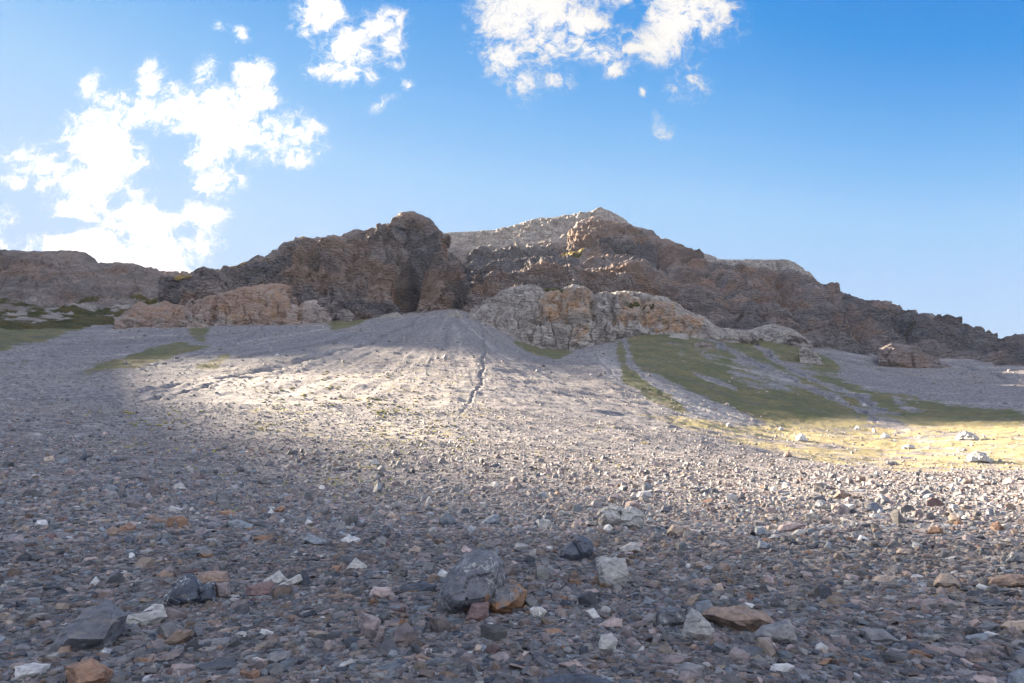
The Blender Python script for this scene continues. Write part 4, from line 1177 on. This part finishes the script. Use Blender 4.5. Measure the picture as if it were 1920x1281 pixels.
# ---- uncountable chips and gravel: instanced, one object
def scatter(name, protos, pts, idx, rot, scl, tint, label):
    pc = bpy.data.collections.new(name + '_shapes')
    for i, me in enumerate(protos):
        pc.objects.link(bpy.data.objects.new('shape_%02d' % i, me))
    me = bpy.data.meshes.new(name)
    n = len(pts)
    me.vertices.add(n)
    me.vertices.foreach_set('co', np.asarray(pts, np.float32).ravel())
    for nm, ty, key, arr in (('idx', 'INT', 'value', idx.astype(np.int32)), ('rot', 'FLOAT_VECTOR', 'vector', rot), ('scl', 'FLOAT_VECTOR', 'vector', scl), ('tint', 'FLOAT_COLOR', 'color', tint)):
        a = me.attributes.new(nm, ty, 'POINT')
        a.data.foreach_set(key, np.ascontiguousarray(arr if ty == 'INT' else arr.astype(np.float32)).ravel())
    o = bpy.data.objects.new(name, me)
    COL.objects.link(o)
    g = bpy.data.node_groups.new(name, 'GeometryNodeTree')
    g.interface.new_socket('Geometry', in_out='INPUT', socket_type='NodeSocketGeometry')
    g.interface.new_socket('Geometry', in_out='OUTPUT', socket_type='NodeSocketGeometry')
    N, Lk = g.nodes, g.links
    gi, go = N.new('NodeGroupInput'), N.new('NodeGroupOutput')
    ip = N.new('GeometryNodeInstanceOnPoints')
    ci = N.new('GeometryNodeCollectionInfo')
    ci.inputs['Collection'].default_value = pc
    ci.inputs['Separate Children'].default_value = True
    ci.inputs['Reset Children'].default_value = True

    def na(nm, ty):
        q = N.new('GeometryNodeInputNamedAttribute')
        q.data_type = ty
        q.inputs['Name'].default_value = nm
        return [s for s in q.outputs if s.enabled and s.name == 'Attribute'][0]
    Lk.new(gi.outputs[0], ip.inputs['Points'])
    Lk.new(ci.outputs[0], ip.inputs['Instance'])
    ip.inputs['Pick Instance'].default_value = True
    Lk.new(na('idx', 'INT'), ip.inputs['Instance Index'])
    er = N.new('FunctionNodeEulerToRotation')
    Lk.new(na('rot', 'FLOAT_VECTOR'), er.inputs[0])
    Lk.new(er.outputs[0], ip.inputs['Rotation'])
    Lk.new(na('scl', 'FLOAT_VECTOR'), ip.inputs['Scale'])
    Lk.new(ip.outputs[0], go.inputs[0])
    md = o.modifiers.new('scatter', 'NODES')
    md.node_group = g
    tag(o, label, kind='stuff')
    return o


chip_protos = []
for k in range(26):
    kd = 'slab' if k < 12 else ('shard' if k < 17 else 'block')
    chip_protos.append(make_proto(kd, k, .30 if k % 2 else .42, .05, M_CHIP, 'chip'))
AZW = .80
cols = np.array([PAL[k][1] for k in ('grey', 'purple', 'blue', 'dark', 'tan', 'brown', 'pink', 'pale', 'rust', 'white', 'navy', 'maroon')])
wts = np.array([.32, .22, .11, .15, .05, .05, .04, .035, .007, .008, .06, .010])
S_pts, S_idx, S_rot, S_scl, S_tint = [], [], [], [], []


def layer(D0, D1, per_m2, s0, s1, block=.25, sink=.25, palew=0.0, power=2.4, clump=0.0):
    area = AZW * (D1 * D1 - D0 * D0)
    n = int(area * per_m2)
    D = np.sqrt(rng.uniform(D0 * D0, D1 * D1, n))
    a = rng.uniform(-AZW, AZW, n)
    x, y = np.sin(a) * D, np.cos(a) * D
    if clump:
        k = fbm(np.stack([x * .25, y * .25, 0 * x], -1), 3)
        keep = rng.random(n) < np.clip(.55 + clump * k, .05, 1)
        x, y, D, a = x[keep], y[keep], D[keep], a[keep]
        n = len(x)
    z = ground_z(x, y)
    sz = s0 + (s1 - s0) * rng.random(n) ** power
    isb = rng.random(n) < block
    idx = np.where(isb, rng.integers(17, 26, n), rng.integers(0, 17, n))
    e = .25
    nx = -(ground_z(x + e, y) - ground_z(x - e, y)) / (2 * e)
    ny = -(ground_z(x, y + e) - ground_z(x, y - e)) / (2 * e)
    yaw = rng.uniform(0, 2 * math.pi, n)
    tilt = np.where(isb, .3, .17)
    c, s = np.cos(yaw), np.sin(yaw)
    # tilt with the slope (small angles), plus a random lean
    rx = -(ny * c - nx * s) + rng.normal(size=n) * tilt
    ry = (nx * c + ny * s) + rng.normal(size=n) * tilt
    th = np.where(isb, .5, .18)
    pts = np.stack([x, y, z + sz * th * (.5 - sink)], -1)
    sc = np.stack([sz, sz * rng.uniform(.75, 1.2, n), sz * rng.uniform(.75, 1.5, n)], -1)
    w = wts.copy()
    w[[4, 6, 7]] *= 1 + palew
    w /= w.sum()
    ci = rng.choice(len(cols), n, p=w)
    br = np.exp(rng.normal(size=n) * .24)[:, None]
    t = cols[ci] * br * np.where(D < 14, .66, .9)[:, None]
    far = sstep(45, 110, D)[:, None]
    t = t * (1 - .7 * far) + .7 * far * np.array([.215, .205, .205]) * np.exp(rng.normal(size=n) * .3)[:, None]
    S_pts.append(pts)
    S_idx.append(idx)
    S_rot.append(np.stack([rx, ry, yaw], -1))
    S_scl.append(sc)
    S_tint.append(np.concatenate([t, np.ones((n, 1))], 1))


layer(3.6, 9, 430, .03, .15, block=.05, power=1.8)
layer(8, 14, 250, .04, .16, block=.08, power=2.2)
layer(3.6, 16, 18, .13, .30, block=.06, power=2.2)
layer(13, 26, 95, .055, .20, block=.14, power=2.6)
layer(14, 45, 1.6, .22, .50, block=.4, power=3.0)
layer(24, 52, 42, .06, .22, block=.1, power=2.8, palew=.4)
layer(48, 95, 8.5, .08, .36, block=.2, power=3.2, palew=.8)
layer(90, 190, 1.0, .12, .60, block=.5, power=3.6, palew=1.6, clump=.8)
layer(180, 390, .07, .3, 1.6, block=.6, power=3.8, palew=2.4, clump=.95)
S = [np.concatenate(v) for v in (S_pts, S_idx, S_rot, S_scl, S_tint)]
# keep chips from burying the larger stones' faces, and thin them on turf
gi_ = np.clip(((np.log(np.hypot(S[0][:, 0], S[0][:, 1])) - _lo) / _st).astype(int), 0, len(LD) - 1)
gj_ = np.clip(np.interp(np.arctan2(S[0][:, 0], S[0][:, 1]), AZ, np.arange(len(AZ))).astype(int), 0, len(AZ) - 1)
tf_ = turfa.reshape(SH)[gi_, gj_]
ok = rng.random(len(tf_)) > tf_ * .86 * np.where(straw.reshape(SH)[gi_, gj_] > .3, .6, 1)
S = [v[ok] for v in S]
print('chips', len(S[0]))
scatter('gravel', chip_protos, S[0], S[1], S[2], S[3], S[4], 'loose slate chips and gravel covering the scree')


# ---- yellow-green moss cushions on the fine scree
def mat_moss():
    m, t, b = new_mat('moss')
    c = t.attr('tint', 'INSTANCER', 'Color')
    q = t.add('ShaderNodeNewGeometry').outputs['Position']
    c2 = t.mix(t.noise(q, 40, 5, .7), t.mix(1.0, c, (.55, .6, .5), 'MULTIPLY'), c)
    t.l.new(c2, b.inputs['Base Color'])
    return m


M_MOSS = mat_moss()
mp = []
for k in range(4):
    bm = bmesh.new()
    bmesh.ops.create_icosphere(bm, subdivisions=3, radius=.5)
    co_ = np.array([v.co[:] for v in bm.verts])
    d_ = 1 + .45 * fbm(co_ * 4 + k * 9, 4)
    for v, f_ in zip(bm.verts, d_):
        v.co = Vector((v.co.x * f_, v.co.y * f_ * .8, max(v.co.z, -.1) * f_ * .7))
    mp.append(finish(bm, 'cushion', M_MOSS, 60))
bx = [(430, 900, 640, 960, 60), (520, 880, 720, 950, 90), (640, 770, 900, 880, 240), (150, 760, 520, 840, 90), (480, 690, 820, 800, 220), (1000, 770, 1250, 900, 40), (1540, 905, 1620, 950, 10), (700, 900, 960, 960, 30), (250, 830, 480, 900, 40)]
mpts, msz = [], []
for x0, y0, x1, y1, n in bx:
    cx_ = rng.uniform(x0, x1, (max(3, n // 6), 2))
    cx_[:, 1] = rng.uniform(y0, y1, len(cx_))
    for _ in range(n):
        c_ = cx_[rng.integers(len(cx_))]
        x, y = c_[0] + rng.normal() * 16, np.clip(c_[1] + rng.normal() * 4, y0, y1)
        D = ground_hit(x, y)
        a_ = float(aze(x, y)[0])
        mpts.append((math.sin(a_) * D, math.cos(a_) * D))
        msz.append(np.clip(rng.uniform(3, 8) * D / F, .06, .9))
mpts, msz = np.array(mpts), np.array(msz)
mz = ground_z(mpts[:, 0], mpts[:, 1])
mc = np.array([(.42, .36, .08), (.32, .32, .07), (.46, .36, .10)])[rng.integers(0, 3, len(mpts))]
scatter('moss', mp, np.column_stack([mpts, mz + msz * .05]), rng.integers(0, 4, len(mpts)), np.column_stack([np.zeros((len(mpts), 2)), rng.uniform(0, 6.28, len(mpts))]),
        np.column_stack([msz, msz, msz * .4]), np.column_stack([mc, np.ones(len(mpts))]), 'yellow-green moss cushions dotted over the fine scree')

# ------------------------------------------------------------------ sky, sun, camera
def build_world():
    w = bpy.data.worlds.new('World')
    SC.world = w
    w.use_nodes = True
    w.node_tree.nodes.clear()
    t = NT(w.node_tree)
    out = t.add('ShaderNodeOutputWorld')
    sky = t.add('ShaderNodeTexSky')
    sky.sky_type = 'NISHITA'
    sky.sun_disc = False
    sky.sun_elevation = SUN_EL
    sky.sun_rotation = SUN_AZ
    sky.altitude = 2200
    sky.air_density = 1.0
    sky.dust_density = DUST
    sky.ozone_density = OZONE
    d = t.add('ShaderNodeTexCoord').outputs['Generated']
    s = t.add('ShaderNodeSeparateXYZ', {0: d})
    yy = t.math('MAXIMUM', s.outputs[1], .05)
    gxn = t.math('DIVIDE', s.outputs[0], yy)
    gzn = t.math('DIVIDE', s.outputs[2], yy)
    V = t.add('ShaderNodeCombineXYZ', {0: gxn, 1: gzn, 2: 1.0}).outputs[0]
    # (photo x, y, half-width, half-height, tilt in degrees, weight)
    B = [(283, 128, 34, 28, 0, .6), (278, 165, 28, 40, 0, .8), (385, 135, 28, 40, 10, .75), (400, 185, 42, 40, 0, 1), (472, 142, 38, 36, 0, .8), (478, 190, 42, 42, 0, 1), (420, 232, 155, 58, 12, 1.15), (300, 208, 85, 42, 5, 1),
         (535, 250, 75, 48, 18, 1), (580, 262, 38, 40, 0, .8), (555, 300, 30, 22, 0, .7), (400, 280, 60, 55, 0, 1), (408, 340, 56, 34, 0, 1), (215, 192, 50, 22, 20, .75), (190, 235, 72, 42, 0, 1), (205, 285, 85, 55, 15, 1.1),
         (105, 325, 95, 44, 20, 1), (62, 298, 45, 22, 10, .75), (35, 342, 38, 16, 10, .75), (190, 350, 85, 50, 20, 1), (150, 395, 60, 26, 15, .9), (245, 405, 70, 40, 20, 1), (290, 440, 72, 62, 0, 1.15), (300, 490, 80, 46, 0, 1.2),
         (150, 470, 100, 44, 0, 1.2), (230, 485, 110, 40, 0, 1.3), (80, 475, 45, 32, 0, .8), (380, 403, 50, 27, 8, .95), (288, 396, 24, 16, 0, .8), (382, 470, 40, 36, 0, .8), (380, 505, 30, 20, 0, .7), (170, 160, 22, 36, 30, .55), (8, 415, 26, 30, 0, .85), (0, 460, 26, 18, 0, .75),
         (35, 450, 25, 22, 0, .45), (415, 47, 24, 12, 10, .42), (452, 64, 24, 17, 35, .42), (600, 28, 52, 50, 0, .95), (650, 90, 62, 48, 0, 1), (640, 135, 62, 27, 5, 1), (718, 42, 46, 32, 0, .9), (738, 78, 32, 42, 0, .75), (690, 145, 24, 20, 0, .75),
         (720, 194, 36, 14, -32, .5), (764, 160, 18, 14, 20, .4), (742, 120, 26, 12, 10, .55), (1000, 30, 100, 90, 0, 1.2), (955, 105, 44, 54, 0, 1), (985, 155, 34, 38, 0, .9), (1065, 60, 95, 62, 0, 1.15), (1040, 152, 34, 26, 0, .75), (1105, 95, 74, 34, 15, .95),
         (1155, 128, 32, 22, -25, .8), (1280, 30, 90, 70, 0, 1.15), (1245, 92, 52, 40, 0, .9), (1335, 12, 46, 36, 0, .9), (1150, 5, 70, 18, 0, .8), (1190, 85, 40, 28, 0, .5), (1288, 165, 42, 38, 0, .62), (1240, 240, 24, 32, -20, .55), (908, 50, 24, 44, 0, .5),
         (1205, 170, 10, 14, 0, .35), (1310, 120, 30, 16, -20, .35), (655, 293, 12, 7, 0, .3)]
    acc = None
    for (x, y, rx, ry, ang, wt) in B:
        X, fw, up = ray(x, y)
        g0 = (float(X / fw), float(up / fw))
        sx = 1 / (F * float(fw)) * 1.0
        c, sn = math.cos(math.radians(ang)), math.sin(math.radians(ang))
        # photo y runs down, elevation up
        A1 = (c / (rx * sx), -sn / (rx * sx))
        A2 = (sn / (ry * sx), c / (ry * sx))
        u = t.vmath('DOT_PRODUCT', V, (A1[0], A1[1], -(A1[0] * g0[0] + A1[1] * g0[1])))
        v = t.vmath('DOT_PRODUCT', V, (A2[0], A2[1], -(A2[0] * g0[0] + A2[1] * g0[1])))
        r2 = t.math('MULTIPLY_ADD', u, u, t.math('MULTIPLY', v, v))
        f = t.math('MULTIPLY_ADD', r2, -.55, wt * .62)
        acc = f if acc is None else t.math('SMOOTH_MAX', acc, f, .18)
    for (x, y, rx, ry, wt) in [(312, 285, 36, 34, 1.0), (330, 335, 34, 26, .9), (216, 372, 24, 22, .7), (318, 375, 24, 24, .9), (268, 330, 16, 20, .5), (330, 445, 18, 22, .5), (120, 425, 60, 16, .8), (265, 250, 24, 12, .4),
                             (1185, 30, 30, 26, .5), (1120, 70, 26, 16, .35), (690, 80, 20, 16, .35), (345, 430, 24, 18, .6), (110, 300, 20, 8, .3), (1290, 168, 16, 14, .5)]:
        X, fw, up = ray(x, y)
        g0 = (float(X / fw), float(up / fw))
        sx = 1 / (F * float(fw))
        q = t.vmath('MULTIPLY', t.vmath('SUBTRACT', V, (g0[0], g0[1], 1.0)), (1 / (rx * sx), 1 / (ry * sx), 0))
        hl = t.math('MAXIMUM', t.math('MULTIPLY_ADD', t.vmath('DOT_PRODUCT', q, q), -.6 * wt, .95 * wt), 0.0)
        acc = t.math('SUBTRACT', acc, hl)
    acc = t.math('MINIMUM', t.math('MAXIMUM', acc, -1.2), .7)
    wn = t.vmath('ADD', V, t.vmath('MULTIPLY', t.vmath('SUBTRACT', t.noise(V, 9.0, 4, .6, color=True), (.5, .5, .5)), (.09, .09, 0)))
    wn2 = t.vmath('ADD', wn, t.vmath('MULTIPLY', t.vmath('SUBTRACT', t.noise(V, 40.0, 5, .65, color=True), (.5, .5, .5)), (.035, .035, 0)))
    n1 = t.noise(wn, 13.0, 9, .62)
    n2 = t.noise(wn2, 50.0, 10, .72)
    nz = t.math('ADD', t.math('MULTIPLY', t.math('SUBTRACT', n1, .5), 2.7), t.math('MULTIPLY', t.math('SUBTRACT', n2, .5), 2.5))
    fld = t.math('ADD', acc, nz)
    fwd = t.step(s.outputs[1], .25, .45)
    core = t.math('POWER', t.step(fld, -.18, .70), 1.5)
    wisp = t.math('MULTIPLY', t.step(t.math('ADD', t.math('MULTIPLY', acc, .8), t.math('MULTIPLY', nz, .62)), -.35, .35), t.math('MULTIPLY', t.step(n2, .42, .62), .42))
    alpha_f = t.math('MULTIPLY', t.math('MAXIMUM', core, wisp), fwd)
    # unseen clouds added over the rest of the sky to lift the shade
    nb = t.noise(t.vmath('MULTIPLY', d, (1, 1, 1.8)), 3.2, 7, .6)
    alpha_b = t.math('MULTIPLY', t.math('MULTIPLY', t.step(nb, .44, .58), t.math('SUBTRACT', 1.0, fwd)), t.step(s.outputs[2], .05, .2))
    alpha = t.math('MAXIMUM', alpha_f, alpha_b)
    # the camera's rendering of the sky: the Nishita luminance drives deep-blue zenith to pale horizon
    sund0 = (math.sin(SUN_AZ) * math.cos(SUN_EL), math.cos(SUN_AZ) * math.cos(SUN_EL), math.sin(SUN_EL))
    damp = t.math('MULTIPLY_ADD', t.step(t.vmath('DOT_PRODUCT', d, sund0), .45, 1.0), -.22, 1.0)
    lumi = t.math('MULTIPLY', t.math('MULTIPLY', damp, .075), t.vmath('DOT_PRODUCT', sky.outputs[0], (.2126, .7152, .0722)))
    skyc = t.ramp(t.math('MULTIPLY', lumi, 2.0), [(.15, (.0, .18, .66)), (.185, (.0, .27, .77)), (.235, (.14, .435, .855)), (.285, (.30, .565, .90)), (.36, (.41, .62, .915)), (.55, (.57, .71, .93))])
    bg = t.add('ShaderNodeBackground', {'Color': skyc, 'Strength': KEXP})
    sund = (math.sin(SUN_AZ) * math.cos(SUN_EL), math.cos(SUN_AZ) * math.cos(SUN_EL), math.sin(SUN_EL))
    cosang = t.vmath('DOT_PRODUCT', d, sund)
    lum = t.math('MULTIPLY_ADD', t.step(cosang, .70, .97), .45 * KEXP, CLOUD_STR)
    lum = t.math('ADD', lum, t.math('MULTIPLY', t.math('SUBTRACT', 1.0, fwd), BACK_FILL_STR - CLOUD_STR))
    shade = t.math('MULTIPLY_ADD', t.step(t.math('ADD', acc, t.math('MULTIPLY', nz, .4)), .0, 1.0), .22, .80)
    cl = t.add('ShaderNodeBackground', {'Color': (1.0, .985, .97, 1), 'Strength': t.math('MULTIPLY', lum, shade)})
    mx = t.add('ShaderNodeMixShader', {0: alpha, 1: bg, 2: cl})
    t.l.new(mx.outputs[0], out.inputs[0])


EXPO = 3.0
HAZE = .000012
KEXP = 2 ** -EXPO
CLOUD_STR, DUST, OZONE, BACK_FILL_STR = .98 * KEXP, .05, 3.0, 3.2 * KEXP
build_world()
sl = bpy.data.lights.new('sun', 'SUN')
sl.energy = 5.0
sl.angle = math.radians(.45)
sl.color = (1.0, .83, .61)
so = bpy.data.objects.new('sun', sl)
sv = Vector((math.sin(SUN_AZ) * math.cos(SUN_EL), math.cos(SUN_AZ) * math.cos(SUN_EL), math.sin(SUN_EL)))
so.rotation_euler = (-sv).to_track_quat('-Z', 'Y').to_euler()
so.location = sv * 100
COL.objects.link(so)

cam = bpy.data.cameras.new('camera')
cam.sensor_width = 36
cam.lens = 24
cam.clip_start = .05
cam.clip_end = 8000
co = bpy.data.objects.new('camera', cam)
co.location = (0, 0, CAMZ)
co.rotation_euler = (math.pi / 2 + PIT, 0, 0)
COL.objects.link(co)
SC.camera = co

# thin mountain air
hm = bpy.data.materials.new('haze')
hm.use_nodes = True
hm.node_tree.nodes.clear()
ht = NT(hm.node_tree)
ho = ht.add('ShaderNodeOutputMaterial')
hv = ht.add('ShaderNodeVolumePrincipled', {'Color': (.86, .90, 1.0, 1), 'Density': HAZE, 'Anisotropy': .25})
ht.l.new(hv.outputs[0], ho.inputs['Volume'])
bm = bmesh.new()
bmesh.ops.create_cube(bm, size=1.0)
for v in bm.verts:
    v.co = Vector((v.co.x * 4800, v.co.y * 4800, 370 + v.co.z * 1100))
hz = finish(bm, 'haze', hm, 60) if 'finish' in globals() else None
if hz:
    hzo = bpy.data.objects.new('haze', hz)
    COL.objects.link(hzo)
    tag(hzo, 'thin pale mountain air over the whole valley', kind='stuff')

SC.view_settings.view_transform = 'Standard'
SC.view_settings.look = 'None'
SC.view_settings.exposure = EXPO
SC.view_settings.gamma = 1
SC.render.engine = 'CYCLES'
SC.cycles.use_denoising = True
SC.cycles.max_bounces = 5
SC.cycles.diffuse_bounces = 3
SC.cycles.use_adaptive_sampling = True
SC.cycles.adaptive_threshold = .015
